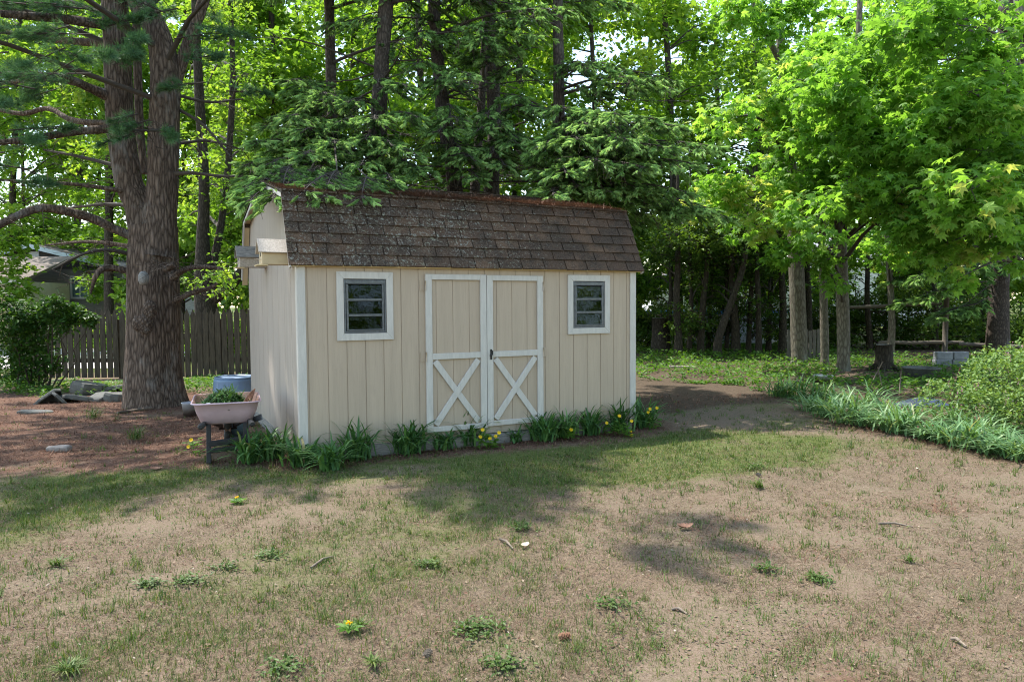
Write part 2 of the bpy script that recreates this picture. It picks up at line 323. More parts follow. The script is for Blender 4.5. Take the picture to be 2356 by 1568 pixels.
# ---- grass and straw
def blades(n, dmin, dmax, keep, hmin, hmax, wd, lean, vf, seed, tuft=0):
    r = np.random.default_rng(seed); k = n//max(1, tuft) if tuft else n
    dd = dmin*(dmax/dmin)**r.uniform(0, 1, k); xx = (r.uniform(-1, 1, k))*dd*.75
    if tuft:
        ok = keep(xx, dd, r); dd, xx = dd[ok], xx[ok]; rad = r.uniform(.01, .05, len(dd)).repeat(tuft); dd = dd.repeat(tuft); xx = xx.repeat(tuft)
        xx = xx+r.standard_normal(len(xx))*rad; dd = dd+r.standard_normal(len(dd))*rad
    else:
        ok = keep(xx, dd, r); dd, xx = dd[ok], xx[ok]
    N = len(dd); az = r.uniform(0, 2*PI, N); h = r.uniform(hmin, hmax, N)*(.8+.03*dd); ww = wd*(.7+.16*dd)
    le = lean*r.uniform(.2, 1.2, N); dx, dy = np.cos(az), np.sin(az)
    base = np.stack([xx, dd, np.full(N, -.008)], 1); side = np.stack([-dy, dx, np.zeros(N)], 1)*(ww/2)[:, None]
    tip = base+np.stack([dx*le*h, dy*le*h, h*np.clip(1-.35*le, .12, 1)], 1)
    V = np.stack([base-side, base+side, tip], 1).reshape(-1, 3); F = np.arange(3*N).reshape(-1, 3)
    vv = np.clip(vf(r, N), 0, 1).repeat(3); m_ = MB(); m_.add(V, tris=F, v=vv); return m_
def inshed(x, y):
    lx = (x+2.2065)*math.sin(YAW)+(y-7.5499)*math.cos(YAW); ly = -(x+2.2065)*math.cos(YAW)+(y-7.5499)*math.sin(YAW)
    return (lx > -.05) & (lx < 4.32) & (ly > -.02) & (ly < 3.8)
YAW = math.radians(62.8206)
def kg(p0, p1):
    def f(x, y, r): g, l, s = zones(x, y); return (r.uniform(0, 1, len(x)) < p0+p1*g) & ~inshed(x, y) & (r.uniform(0, 1, len(x)) > .9*l) & (r.uniform(0, 1, len(x)) > .72*s)
    return f
gb = blades(150000, 2.5, 13, kg(.05, 1.), .015, .042, .0032, .8, lambda r, n: r.normal(.5, .24, n), 21)
g2 = blades(200000, 2.5, 12, kg(.16, .9), .02, .055, .0032, .7, lambda r, n: r.normal(.42, .22, n), 22, 12)
gb.V += g2.V; gb.A += g2.A; gb.T += [f+gb.n for f in g2.T]; gb.ts += g2.ts
tag(gb.build('grass', M['grass']), 'thin patchy green grass growing over the dry lawn', 'grass', kind='stuff')
def ks(x, y, r): g, l, s = zones(x, y); return ~inshed(x, y) & (r.uniform(0, 1, len(x)) > .8*l) & (r.uniform(0, 1, len(x)) > .85*s)
sb = blades(240000, 2.5, 9.5, ks, .010, .038, .0021, 2.2, lambda r, n: r.normal(.5, .25, n), 23)
tag(sb.build('dry_grass', M['straw']), 'dry tan thatch lying flat across the lawn', 'dry grass', kind='stuff')
def kl(x, y, r): g, l, s = zones(x, y); return ~inshed(x, y) & (r.uniform(0, 1, len(x)) < np.maximum(1.2*l, .7*s))
lb = blades(90000, 4, 13, kl, .04, .09, .0035, 2.6, lambda r, n: r.normal(.5, .25, n), 24)
tag(lb.build('pine_needles', M['litter']), 'reddish carpet of fallen pine needles under the big pine', 'pine needles', kind='stuff')

def flakes(n, seed, s0, s1, keepf, dmin, dmax, T, F, up=.35, zlo=.0, zhi=.012, vf=None):
    r = np.random.default_rng(seed); dd = dmin*(dmax/dmin)**r.uniform(0, 1, n); xx = r.uniform(-1, 1, n)*dd*.75; ok = keepf(xx, dd, r); dd, xx = dd[ok], xx[ok]; k = len(dd)
    d = r.standard_normal((k, 3))*[1, 1, up]; q = MB(); q.inst(T, F, np.stack([xx, dd, r.uniform(zlo, zhi, k)], 1), frames(d, np.tile([0, 0, 1.], (k, 1))+r.standard_normal((k, 3))*.25), r.uniform(s0, s1, k)*(.85+.03*dd), r.uniform(0, 1, k) if vf is None else vf(r, k)); return q
M['flake'] = leafmat('leaf_bits', [(0, (.10, .05, .035)), (.35, (.17, .095, .065)), (.7, (.20, .14, .095)), (.96, (.27, .20, .14)), (1, (.36, .31, .26))], .1, (1, .95, .85), .8, .15)
q = flakes(16000, 61, .010, .026, lambda x, y, r: ~inshed(x, y) & (r.uniform(0, 1, len(x)) < .45+.4*fbm(x, y, 6, 1.7)), 2.5, 11, OVAL_T, OVAL_F)
tag(q.build('leaf_litter', M['flake']), 'small dry leaf bits and petals scattered over the lawn', 'leaf litter', kind='stuff')
q = flakes(26000, 62, .010, .022, lambda x, y, r: ~inshed(x, y) & (r.uniform(0, 1, len(x)) < np.clip(.05+1.3*fbm(x, y, 16, 2.6)-.35+.5*np.clip(fbm(x, y, 17, 9.), 0, 1), 0, 1)), 2.5, 11, OVAL_T, OVAL_F, .5, .002, .022, lambda r, k: r.uniform(.1, .75, k))
tag(q.build('clover', M['grass']), 'low clover and tiny weeds creeping in loose patches through the lawn', 'clover', kind='stuff')
g3 = blades(34000, 2.5, 11, kg(.22, .5), .045, .10, .0040, .75, lambda r, n: r.normal(.42, .25, n), 63, 11)
tag(g3.build('long_grass', M['grass']), 'scattered longer grass tufts standing above the dry thatch', 'grass', kind='stuff')
# ================================================================== SHED
L_, W_, ZB = 4.27, 3.7278, .12
SX, SY = -2.2065, 7.5499
def shedpt(s, w_, z): return np.array([SX+s*math.sin(YAW)-w_*math.cos(YAW), SY+s*math.cos(YAW)+w_*math.sin(YAW), z])
shed = thing('garden_shed', 'cream wooden garden shed with white trim, double doors and mossy gambrel shingle roof', 'shed', (SX, SY, 0), PI/2-YAW)
def sidingmat(name, col, streak, sc3=(28, 28, 1.6), dk=.22):
    m, t, b = newmat(name); v = coords(t, sc3); n = noise(t, v, 2.2, 6, .7, .6); n2 = noise(t, coords(t, (9, 9, .6)), 1.2, 4, .6); n3 = noise(t, coords(t), 2., 5, .6)
    c = ramp(t, n2, [(.3, tuple(x*.9 for x in col)), (.7, tuple(x*1.05 for x in col))]); c = mix(t, ramp(t, n, [(.33, (dk, dk, dk)), (.5, (0, 0, 0))]), c, tuple(x*.6 for x in col))
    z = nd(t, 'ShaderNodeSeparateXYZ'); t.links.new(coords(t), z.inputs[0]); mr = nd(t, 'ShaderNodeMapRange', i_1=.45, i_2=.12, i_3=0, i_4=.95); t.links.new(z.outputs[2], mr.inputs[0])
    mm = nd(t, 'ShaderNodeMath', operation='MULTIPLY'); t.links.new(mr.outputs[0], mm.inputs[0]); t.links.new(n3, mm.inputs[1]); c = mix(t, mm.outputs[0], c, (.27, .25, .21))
    t.links.new(c, b.inputs['Base Color']); b.inputs['Roughness'].default_value = .7; bump(t, b, n, streak, .004); return m
M['siding'] = sidingmat('cream_siding', (.44, .345, .258), .3)
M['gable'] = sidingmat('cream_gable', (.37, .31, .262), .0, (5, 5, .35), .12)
M['trim'] = plain('white_trim', (.52, .485, .445), .55, .08, 5, (6, 6, 1), .25, dirt=((.36, .33, .30), .66))
M['yeltrim'] = plain('cream_bounce_trim', (.60, .45, .24), .6, .1, 5)  # yellow holds the lawn's bounce light under the eave; birdhouse floors share it
M['tan'] = plain('tan_soffit', (.55, .42, .25), .65, .1, 5)
M['oldwood'] = plain('weathered_wood', (.23, .22, .205), .85, .3, 8, (2, 2, 9), .5)
M['lightwood'] = plain('light_wood', (.42, .36, .30), .75, .2, 8, (8, 2, 8), .4, dirt=((.2, .17, .14), .6))
M['black'] = plain('black_metal', (.02, .02, .022), .45, .2, 20, metal=.3)
M['alu'] = plain('grey_frame', (.13, .14, .155), .4, .2, 20, metal=.5)
m, t, b = newmat('window_glass'); gl = t.nodes.new('ShaderNodeBsdfGlossy'); gl.inputs[1].default_value = .03; tp = t.nodes.new('ShaderNodeBsdfTransparent'); tp.inputs[0].default_value = (.45, .5, .48, 1)
fr = nd(t, 'ShaderNodeFresnel', i_IOR=1.42); ms = t.nodes.new('ShaderNodeMixShader'); t.links.new(fr.outputs[0], ms.inputs[0]); t.links.new(tp.outputs[0], ms.inputs[1]); t.links.new(gl.outputs[0], ms.inputs[2])
gb_ = nd(t, 'ShaderNodeBump', i_Strength=.04, i_Distance=.02); t.links.new(noise(t, coords(t), 9, 2), gb_.inputs['Height']); t.links.new(gb_.outputs[0], gl.inputs['Normal'])
t.links.new(ms.outputs[0], t.nodes['Material Output'].inputs[0]); M['glass'] = m
ze, kin, kz, zr, fo, ov = 1.947+ZB, .373, 2.735+ZB, 3.074+ZB, .056, .09
WIN = [(.3914, 1.0112), (3.2539, 3.8787)]; WZ = (1.137+ZB, 1.872+ZB); TR = .076
DL, DR, DZ0, DZ1 = 1.3831, 2.8935, .0719+ZB, 1.8568+ZB
def grooved(x0, x1, z0, z1, holes, yo, first=.1, step=.2032, dep=.007, gw=.009, th=.02):
    mb = MB(); xs = [(x0, None)]; cuts = []
    g = first
    while g < x1-.02:
        if g > x0+.02: cuts.append((g, g+gw))
        g += step
    br = sorted(set([x0, x1]+[c for a in cuts for c in a]+[h[k] for h in holes for k in (0, 1) if x0 < h[k] < x1]))
    for a, b_ in zip(br[:-1], br[1:]):
        mid = (a+b_)/2; y = yo+dep if any(c[0] <= mid <= c[1] for c in cuts) else yo
        zs = [(z0, z1)]
        for h in holes:
            if h[0] < mid < h[1]: zs = [(z0, h[2]), (h[3], z1)]
        for (p, q) in zs: mb.box(a, b_, y, yo+th+dep, p, q)
    return mb
# openings sit inside the white trims
holes = [(a+TR-.01, b_-TR+.01, WZ[0]+TR-.01, WZ[1]-TR+.01) for a, b_ in WIN]
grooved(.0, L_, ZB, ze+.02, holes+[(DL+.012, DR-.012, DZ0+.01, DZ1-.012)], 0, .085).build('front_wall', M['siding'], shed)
off = .03
gp = [(0.001, ZB), (0.001, ze+.0), (kin-fo, kz-off-.01), (W_/2, zr-off), (W_-kin+fo, kz-off-.01), (W_, ze), (W_, ZB)]
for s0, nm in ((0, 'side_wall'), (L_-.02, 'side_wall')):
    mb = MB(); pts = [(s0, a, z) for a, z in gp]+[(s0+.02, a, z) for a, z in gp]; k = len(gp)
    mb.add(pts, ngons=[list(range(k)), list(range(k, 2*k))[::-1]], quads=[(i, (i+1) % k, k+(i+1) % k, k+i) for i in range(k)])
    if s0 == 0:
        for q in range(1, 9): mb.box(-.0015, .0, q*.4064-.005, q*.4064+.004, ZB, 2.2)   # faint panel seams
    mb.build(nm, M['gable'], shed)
MB().box(.02, L_-.02, W_-.02, W_, ZB, ze).build('back_wall', M['siding'], shed)
MB().box(.02, L_-.02, .03, W_-.02, ZB-.02, ZB+.01).build('shed_floor', M['oldwood'], shed)
cbm = MB(); cbm.box(-.019, .068, -.019, -.0015, ZB, ze-.002).box(-.019, -.0015, -.0005, .068, ZB, ze+.03).build('corner_board', M['trim'], shed, .003)
cbm = MB(); cbm.box(L_-.072, L_+.019, -.019, -.0015, ZB-.02, ze-.002).box(L_+.0015, L_+.019, -.0005, .068, ZB-.02, ze+.03).build('corner_board', M['trim'], shed, .003)
for k in range(2):
    bm = MB()
    if k == 0: bm.box(.02, 1.6, .004, .10, -.02, ZB-.002).box(1.62, 2.9, -.03, .06, -.02, ZB-.012)
    else: bm.box(2.93, L_-.02, .006, .10, -.02, ZB-.002)
    bm.build('foundation_beam', M['oldwood'], shed, .006)
MB().box(.0, .09, .1, W_-.05, -.02, ZB-.002).build('foundation_beam', M['oldwood'], shed, .006)
MB().box(-ov+.01, L_+ov-.01, -fo+.004, -.0205, ze-.028, ze+.004).box(-.0, L_, -.0195, -.001, ze-.03, ze+.0).build('eave_board', M['yeltrim'], shed, .003)
# windows
for (a, b_) in WIN:
    z0, z1 = WZ; fr_ = MB(); yf0, yf1 = -.022, -.001
    for (p0, p1, p2, p3) in ([(a, z0), (b_, z0), (b_-TR, z0+TR), (a+TR, z0+TR)], [(b_, z0), (b_, z1), (b_-TR, z1-TR), (b_-TR, z0+TR)], [(b_, z1), (a, z1), (a+TR, z1-TR), (b_-TR, z1-TR)], [(a, z1), (a, z0), (a+TR, z0+TR), (a+TR, z1-TR)]):
        q = [p0, p1, p2, p3]; fr_.add([(x, yf0, z) for x, z in q]+[(x, yf1, z) for x, z in q], quads=[(0, 1, 2, 3), (7, 6, 5, 4), (0, 4, 5, 1), (1, 5, 6, 2), (2, 6, 7, 3), (3, 7, 4, 0)])
    win = fr_.build('window', M['trim'], shed, .0025)
    ia, ib, i0, i1 = a+TR+.004, b_-TR-.004, z0+TR+.004, z1-TR-.004
    jf = MB(); jf.box(ia, ia+.018, -.016, .03, i0, i1).box(ib-.018, ib, -.016, .03, i0, i1).box(ia+.018, ib-.018, -.016, .03, i0, i0+.022).box(ia+.018, ib-.018, -.016, .03, i1-.05, i1-.004)
    jf.box(ia+.024, ia+.044, -.02, .012, i0+.024, i1-.052).box(ib-.044, ib-.024, -.02, .012, i0+.024, i1-.052)
    H = (i1-.054-i0-.026)/3
    for k in (1, 2): jf.box(ia+.044, ib-.044, -.023, .004, i0+.026+H*k-.013, i0+.026+H*k+.013)
    jf.box(ia+.044, ib-.044, -.021, .004, i0+.026, i0+.04)
    jf.build('window_frame', M['alu'], win, .002)
    for k in range(3):
        zz = i0+.026+H*k; g = MB(); g.bar(((ia+ib)/2, -.016, zz+.012), ((ia+ib)/2, .004, zz+H-.008), ib-ia-.09, .005, (0, 1, 0)); g.build('pane', M['glass'], win)
# doors
def door(x0, x1, z0, z1, knob):
    mb = grooved(x0, x1, z0, z1, [], -.004, x0+.13, .2032, .006, .008, .014); d = mb.build('door', M['siding'], shed)
    st = .078; mid = .93+ZB; y0, y1 = -.03, -.0055
    f = MB(); f.box(x0, x0+st, y0, y1, z0, z1).box(x1-st, x1, y0, y1, z0, z1).box(x0+st, x1-st, y0+.001, y1, z1-.062, z1).box(x0+st, x1-st, y0+.001, y1, mid-.035, mid+.033).box(x0+st, x1-st, y0+.001, y1, z0, z0+.06)
    f.build('door_frame', M['trim'], d, .003)
    br = MB(); q = .03; br.bar((x0+st+q, -.0165, mid-.055), (x1-st-q, -.0165, z0+.08), .07, .0185, (0, 1, 0)); br.bar((x0+st+q, -.0175, z0+.08), (x1-st-q, -.0175, mid-.055), .07, .0245, (0, 1, 0))
    br.build('cross_brace', M['trim'], d, .003); return d
mid_ = (DL+DR)/2
dA = door(DL, mid_-.003, DZ0, DZ1, 0); dB = door(mid_+.003, DR, DZ0+.012, DZ1-.004, 1)
for d, x, sg in ((dA, DL, -1), (dB, DR, 1)):
    for z in (DZ1-.13, .93+ZB):
        h = MB(); h.box(min(x, x+sg*.055)+sg*.003, max(x, x+sg*.055)+sg*.003, -.008, -.0015, z-.055, z+.055); h.tube([(x, -.034, z-.055), (x, -.034, z+.055)], .008, 8)
        for dz in (-.035, 0, .035): h.box(x+sg*.03-.005, x+sg*.03+.005, -.011, -.008, z+dz-.005, z+dz+.005)
        h.build('hinge', M['siding'], d)
hb = MB(); z = .93+ZB; hx = mid_+.05
hb.box(hx-.012, hx+.012, -.036, -.0305, z-.06, z+.06); hb.tube([(hx, -.036, z), (hx, -.06, z)], .008, 8); hb.tube([(hx-.03, -.062, z-.012), (hx, -.066, z), (hx+.004, -.064, z+.045)], [.008, .01, .007], 8)
hb.build('handle', M['black'], dB)
# roof
prof = [(-fo, ze), (kin-fo, kz), (W_/2, zr), (W_-kin+fo, kz), (W_+fo, ze)]
s0, s1 = -ov, L_+ov
def roofmat():
    m, t, b = newmat('old_shingles'); v = coords(t); n = noise(t, v, 3.2, 6, .7); f = noise(t, v, 60, 3, .8); l1 = noise(t, v, 30, 8, .82)
    c = ramp(t, attr(t), [(0, (.03, .016, .010)), (.5, (.068, .037, .022)), (1, (.13, .075, .043))]); c = mix(t, ramp(t, n, [(.42, (0, 0, 0)), (.56, (.92, .92, .92))]), c, (.013, .011, .009))
    c = mix(t, .5, c, ramp(t, f, [(.3, (.014, .010, .008)), (.7, (.18, .13, .095))]))
    # lichen: strongest over the left and middle of the lower slope
    px = nd(t, 'ShaderNodeSeparateXYZ'); t.links.new(v, px.inputs[0]); mr = nd(t, 'ShaderNodeMapRange', i_1=5.6, i_2=1.9, i_3=-.09, i_4=.045); t.links.new(px.outputs[0], mr.inputs[0])
    ad = nd(t, 'ShaderNodeMath', operation='ADD'); t.links.new(l1, ad.inputs[0]); t.links.new(mr.outputs[0], ad.inputs[1])
    mk = ramp(t, ad.outputs[0], [(.585, (0, 0, 0)), (.63, (.85, .85, .85))])
    lc = ramp(t, noise(t, v, 9, 4, .6), [(.35, (.27, .28, .20)), (.55, (.26, .25, .215)), (.75, (.23, .27, .24))]); big = ramp(t, noise(t, v, 2.1, 3, .6), [(.36, (.25, .25, .25)), (.52, (1, 1, 1))]); c = mix(t, mix(t, 1., mk, big, 'MULTIPLY'), c, lc)
    t.links.new(c, b.inputs['Base Color']); b.inputs['Roughness'].default_value = .95; b.inputs['Specular IOR Level'].default_value = .15; bump(t, b, f, .6, .006); return m
M['roof'] = roofmat()
rm = MB(); rr = np.random.default_rng(4)
for si in range(4):
    (w0, z0), (w1, z1) = prof[si], prof[si+1]
    if si >= 2: w0, z0, w1, z1 = w1, z1, w0, z0        # go up the slope
    d = np.array([w1-w0, z1-z0]); ln = np.hypot(*d); d /= ln; nrm = np.array([-d[1], d[0]]) if si < 2 else np.array([d[1], -d[0]])
    if nrm[1] < 0: nrm = -nrm
    def pt(s, a, o): return (s, w0+d[0]*a+nrm[0]*o, z0+d[1]*a+nrm[1]*o)
    c8 = [pt(s, a, o) for o in (-.025, -.001) for s, a in ((s0, 0), (s1, 0), (s1, ln), (s0, ln))]
    rm.add(c8, quads=[(0, 3, 2, 1), (4, 5, 6, 7), (0, 1, 5, 4), (1, 2, 6, 5), (2, 3, 7, 6), (3, 0, 4, 7)], v=.2)
    nc = max(1, round(ln/.125)); ex = ln/nc
    for k in range(nc):
        s = s0-.01-(.15 if k % 2 else 0)-rr.uniform(0, .05)
        while s < s1:
            wd = .305; a0, a1 = max(s, s0-.012), min(s+wd-.014, s1+.012); s += wd
            if a1-a0 < .03: continue
            lo = k*ex-.012+rr.uniform(-.004, .004)-(.0 if k else .012); hi = (k+1)*ex+.0; lift = .018+rr.uniform(0, .007); tw = rr.uniform(-.003, .003)
            q = [pt(a0, lo, .003), pt(a1, lo, .003), pt(a1, hi, 0.), pt(a0, hi, 0.), pt(a0, lo, lift+tw), pt(a1, lo, lift-tw), pt(a1, hi, .005), pt(a0, hi, .005)]
            rm.add(q, quads=[(4, 5, 6, 7), (0, 1, 5, 4), (1, 2, 6, 5), (3, 0, 4, 7)], v=rr.uniform(0, 1))
rm.box(s0, s1, W_/2-.1, W_/2+.1, zr+.004, zr+.016, .3)
rm.build('roof', M['roof'], shed)
# rake trim and soffit along each gable
for sa, sb_ in ((s0-.006, s0+.012), (s1-.012, s1+.006)):
    rk = MB()
    for si in range(4):
        (w0, z0), (w1, z1) = prof[si], prof[si+1]; rk.bar((( sa+sb_)/2, w0, z0-.045), ((sa+sb_)/2, w1, z1-.045), .016+.001*si, .045)
    rk.build('rake_board', M['trim'], shed)
sf = MB()
for si in (0, 1, 2, 3):
    (w0, z0), (w1, z1) = prof[si], prof[si+1]; sf.bar(((s0+.014-.02)/2+.012, w0, z0-.034), ((s0+.014-.02)/2+.012, w1, z1-.034), abs(s0)-.03, .012+.0007*si)
(w0, z0), (w1, z1) = prof[3], prof[4]
sf.bar((-.045, w0, z0-.05), (-.045, w1+.02, z1-.12), .075, .006)
sf.build('soffit', M['tan'], shed)
# needle litter on the roof
r = np.random.default_rng(12); N = 11000; s = r.uniform(s0, s1, N); a = np.abs(r.normal(0, .36, N))
ww = np.where(r.uniform(0, 1, N) < .8, kin-fo+a*1.5, kin-fo-r.exponential(.05, N)); zz = np.where(ww > kin-fo, kz+(ww-kin+fo)*(zr-kz)/(W_/2-kin+fo), kz-(kin-fo-ww)*(kz-ze)/kin)
ok = (ww < W_/2) & (ww > -.03); s, ww, zz = s[ok], ww[ok], zz[ok]; pos = np.array([shedpt(p, q, 0) for p, q in zip(s, ww)]); pos[:, 2] = zz+.016+r.uniform(0, .018, len(s))+.03*np.clip(fbm(s, s*0, 5, 4.), 0, 1)
dr_ = r.standard_normal((len(s), 3))*[1, 1, .12]
mb = MB(); mb.inst([(-.5, -.02, 0), (-.5, .02, 0), (.5, .02, 0), (.5, -.02, 0)], [(0, 1, 2, 3)], pos, frames(dr_, np.tile([0, 0, 1.], (len(s), 1))), r.uniform(.05, .13, len(s)), r.uniform(0, 1, len(s)))
tag(mb.build('roof_needles', M['litter']), 'reddish brown pine needles piled along the shed roof crest', 'pine needles', kind='stuff')
# ---- bird houses on the gable wall
def birdhouse(w0, z0, rl, roofm, bodym, label):
    p = shedpt(0, w0, 0); o = thing('birdhouse', label, 'birdhouse', (p[0], p[1], z0+ZB), PI/2-YAW, 'birdhouses on the gable wall')
    wd, h, ht = .20, .14, .12; x0, x1 = -.33, -.0035
    b = MB(); k = [(-wd/2, 0), (wd/2, 0), (wd/2, h), (0, h+ht*.9), (-wd/2, h)]
    b.add([(x0, a, z) for a, z in k]+[(x1, a, z) for a, z in k], ngons=[[0, 1, 2, 3, 4][::-1], [5, 6, 7, 8, 9]], quads=[(i, (i+1) % 5, 5+(i+1) % 5, 5+i) for i in range(5)])
    b.build('body', bodym, o, .003)
    for sg in (-1, 1):
        q = MB(); q.bar((x0/2-.02, sg*.0, h+ht+.006), (x0/2-.02, sg*(wd/2+.03), h-.02), .36, .014, (0, 0, 1)); q.build('roof_board', roofm, o, .002)
    MB().box(x0-.05, x0+.06, -wd/2-.004, wd/2+.004, -.014, -.001).build('floor_board', M['yeltrim'], o, .002)
    hole = MB(); hole.tube([(x0-.004, 0, h*.75), (x0+.001, 0, h*.75)], .022, 14); hole.build('entrance_hole', M['black'], o)
    pc = MB(); pc.tube([(x0-.06, 0, h*.4), (x0, 0, h*.4)], .006, 6); pc.build('perch', M['lightwood'], o)
def solve_w(px, z):
    a, b = 0., 4.5
    for _ in range(40):
        m_ = (a+b)/2
        if proj(shedpt(0, m_, z))[0, 0] > px: a = m_
        else: b = m_
    return a
def solve_z(w_, py, s=0.):
    a, b = 0., 4.
    for _ in range(40):
        m_ = (a+b)/2
        if proj(shedpt(s, w_, m_))[0, 1] > py: a = m_
        else: b = m_
    return a
wl = solve_w(615, 2.)+.1; zl = solve_z(wl-.1, 615)
birdhouse(wl, zl-ZB, 0, M['oldwood'], M['lightwood'], 'weathered birdhouse with dark grey roof, farther back on the shed gable wall')
wr = solve_w(679, 2.)+.1; zr_ = solve_z(wr-.1, 609)
birdhouse(wr, zr_-ZB, 0, M['lightwood'], M['tan'], 'tan birdhouse with pale knotty roof, mounted nearest the shed front corner')

# ================================================================== WHEELBARROW
def rrect(cx, cy, hx, hy, r, z, n=6):
    o = []
    for k, (sx, sy) in enumerate(((1, 1), (-1, 1), (-1, -1), (1, -1))):
        for i in range(n):
            a = PI/2*(k+i/(n-1)); o.append((cx+sx*(hx-r)+r*math.cos(a), cy+sy*(hy-r)+r*math.sin(a), z))
    return o
def loft(mb, rings, v=.5, closed_end=True, smooth_=True):
    n = len(rings[0]); k = len(rings); V = np.array([p for r_ in rings for p in r_])
    i = np.arange(k-1)[:, None]*n; j = np.arange(n)[None]; j2 = (j+1) % n
    mb.add(V, quads=np.stack([i+j, i+j2, i+n+j2, i+n+j], -1).reshape(-1, 4), v=v, smooth=smooth_)
    if closed_end: mb.N.append([mb.n-n+x for x in range(n)])
    return mb
M['tub'] = plain('faded_pink_paint', (.50, .36, .40), .5, .1, 5, bmp=.1, dirt=((.20, .10, .06), .68))
M['rust'] = plain('rusty_steel', (.30, .17, .12), .85, .4, 9, bmp=.3, dirt=((.48, .36, .36), .58))
M['darkwood'] = plain('dark_frame_wood', (.009, .009, .012), .6, .3, 8, (3, 3, 10))
M['tyre'] = plain('black_rubber', (.02, .02, .02), .8, .2, 12)
WR = math.radians(21); gL = G(481, 1064); gR = gL+np.array([.50, .05, 0])
wb = thing('wheelbarrow', 'faded pink wheelbarrow with black legs and a rusty tub beside the shed gable wall', 'wheelbarrow', (gL[0]+.17, gL[1]+.07, 0), WR)
tubm = MB(); bz = .395
rings = [rrect(0, .34, .235, .30, .08, bz), rrect(0, .35, .255, .33, .09, bz+.012), rrect(0, .36, .30, .40, .10, bz+.13), rrect(0, .37, .325, .45, .11, bz+.232), rrect(0, .37, .345, .47, .12, bz+.24), rrect(0, .37, .349, .474, .12, bz+.228)]
loft(tubm, rings[::-1]); tub = tubm.build('tub', M['tub'], wb)
inn = MB(); rings = [rrect(0, .37, .333, .458, .115, bz+.239), rrect(0, .37, .318, .44, .11, bz+.225), rrect(0, .36, .288, .39, .10, bz+.13), rrect(0, .35, .235, .32, .09, bz+.03)]
loft(inn, rings); inn.build('tub_lining', M['rust'], wb)
for sx in (-1, 1):
    h = MB(); h.bar((sx*.235, -.34, .44), (sx*.20, .55, .365), .04, .045); h.bar((sx*.20, .55, .365), (sx*.07, 1.02, .22), .04, .045); hh = h.build('handle', M['darkwood'], wb, .006)
    g = MB(); g.tube([(sx*.2392, -.46, .45), (sx*.2392, -.44, .45), (sx*.2355, -.34, .441), (sx*.232, -.25, .434)], [.018, .03, .031, .03], 10); g.build('grip', M['tyre'], hh)
    l = MB(); l.bar((sx*.18, .02, .40), (sx*.185, -.04, .0), .045, .05, (0, 1, 0)); l.bar((sx*.185, -.04, .012), (sx*.185, .09, .012), .05, .024); l.bar((sx*.185, .05, .03), (sx*.19, .42, .37), .03, .03); l.build('leg', M['darkwood'], wb, .004)
cbr = MB(); cbr.bar((-.18, -.03, .20), (.18, -.03, .235), .03, .06).bar((-.185, -.04, .13), (.185, -.04, .15), .02, .05); cbr.build('cross_brace', M['darkwood'], wb, .004)
ty = MB(); a = np.linspace(0, 2*PI, 25)
ty.tube([(0, 1.02+.15*math.cos(x), .19+.15*math.sin(x)) for x in a], .045, 8, cap=False); wh = ty.build('wheel', M['tyre'], wb)
ri = MB(); ri.tube([(-.03, 1.02, .19), (.03, 1.02, .19)], .11, 16); ri.build('rim', M['rust'], wh)
ax = MB(); ax.tube([(-.10, 1.02, .19), (.10, 1.02, .19)], .012, 8); ax.build('axle', M['black'], wb)
st = MB(); st.bar((.345, -.02, .455), (.20, .25, .36), .012, .06); st.build('side_strut', M['alu'], wb)
def wbw(x, y, z):
    c, s_ = math.cos(WR), math.sin(WR); return np.array([gL[0]+.17+c*x-s_*y, gL[1]+.07+s_*x+c*y, z])
# heap of clippings in the tub
r = np.random.default_rng(31); N = 620; hx = MB(); 
u = r.uniform(-1, 1, (N, 2)); u = u[(u**2).sum(1) < 1]; k = len(u)
pos = np.array([wbw(-.03+.24*a, .33+.30*b, bz+.09+.22*(1-.7*(a*a+b*b))) for a, b in u])
for q in range(4): pass
d = r.standard_normal((k, 3))*[1, 1, .5]
T_ = [(-.5, -.03, -.1), (-.5, .03, -.1), (0, .03, .05), (0, -.03, .05), (.5, .02, -.08), (.5, -.02, -.08)]
hx.inst(T_, [(0, 1, 2, 3), (3, 2, 4, 5)], pos, frames(d, np.tile([0, 0, 1.], (k, 1))), r.uniform(.12, .28, k), r.uniform(0, .8, k))
mo = MB(); rings = []
for q in range(6):
    a = q/5*PI/2; rings.append([tuple(wbw(-.03+.25*math.cos(a)*math.cos(t_)*(1+.1*math.sin(3*t_)), .33+.32*math.cos(a)*math.sin(t_), bz+.035+.19*math.sin(a))) for t_ in np.linspace(0, 2*PI, 18)[:-1]])
loft(hx, rings, v=.15)
tag(hx.build('clippings_heap', M['lily']), 'heap of pulled green weeds lying in the wheelbarrow tub', 'garden waste')
rg_ = MB(); rings = []
p0 = wbw(-.215, .05, bz+.155)
for q, (s_, z) in enumerate(((.055, 0), (.06, .03), (.05, .07), (.022, .085), (.02, .105))): rings.append([(p0[0]+s_*math.cos(t_)+z*.4, p0[1]+s_*math.sin(t_), p0[2]+z*.7) for t_ in np.linspace(0, 2*PI, 11)[:-1]])
loft(rg_, rings); tag(rg_.build('plastic_jug', plain('white_plastic', (.68, .68, .70), .4, .05)), 'small white plastic jug tossed in the left of the wheelbarrow tub', 'jug')
stk = MB(); 
for q in range(5): a = wbw(.10+.03*q, .02+.05*q, bz+.12); b_ = wbw(.24+.015*q, .25+.1*q, bz+.25); stk.tube([a, (a+b_)/2+[0, 0, .02], b_+[0, 0, .04]], .009, 5)
tag(stk.build('dry_stalks', plain('red_stalk', (.32, .16, .10), .8, .3)), 'reddish dry stalks leaning in the right of the wheelbarrow tub', 'stalks')

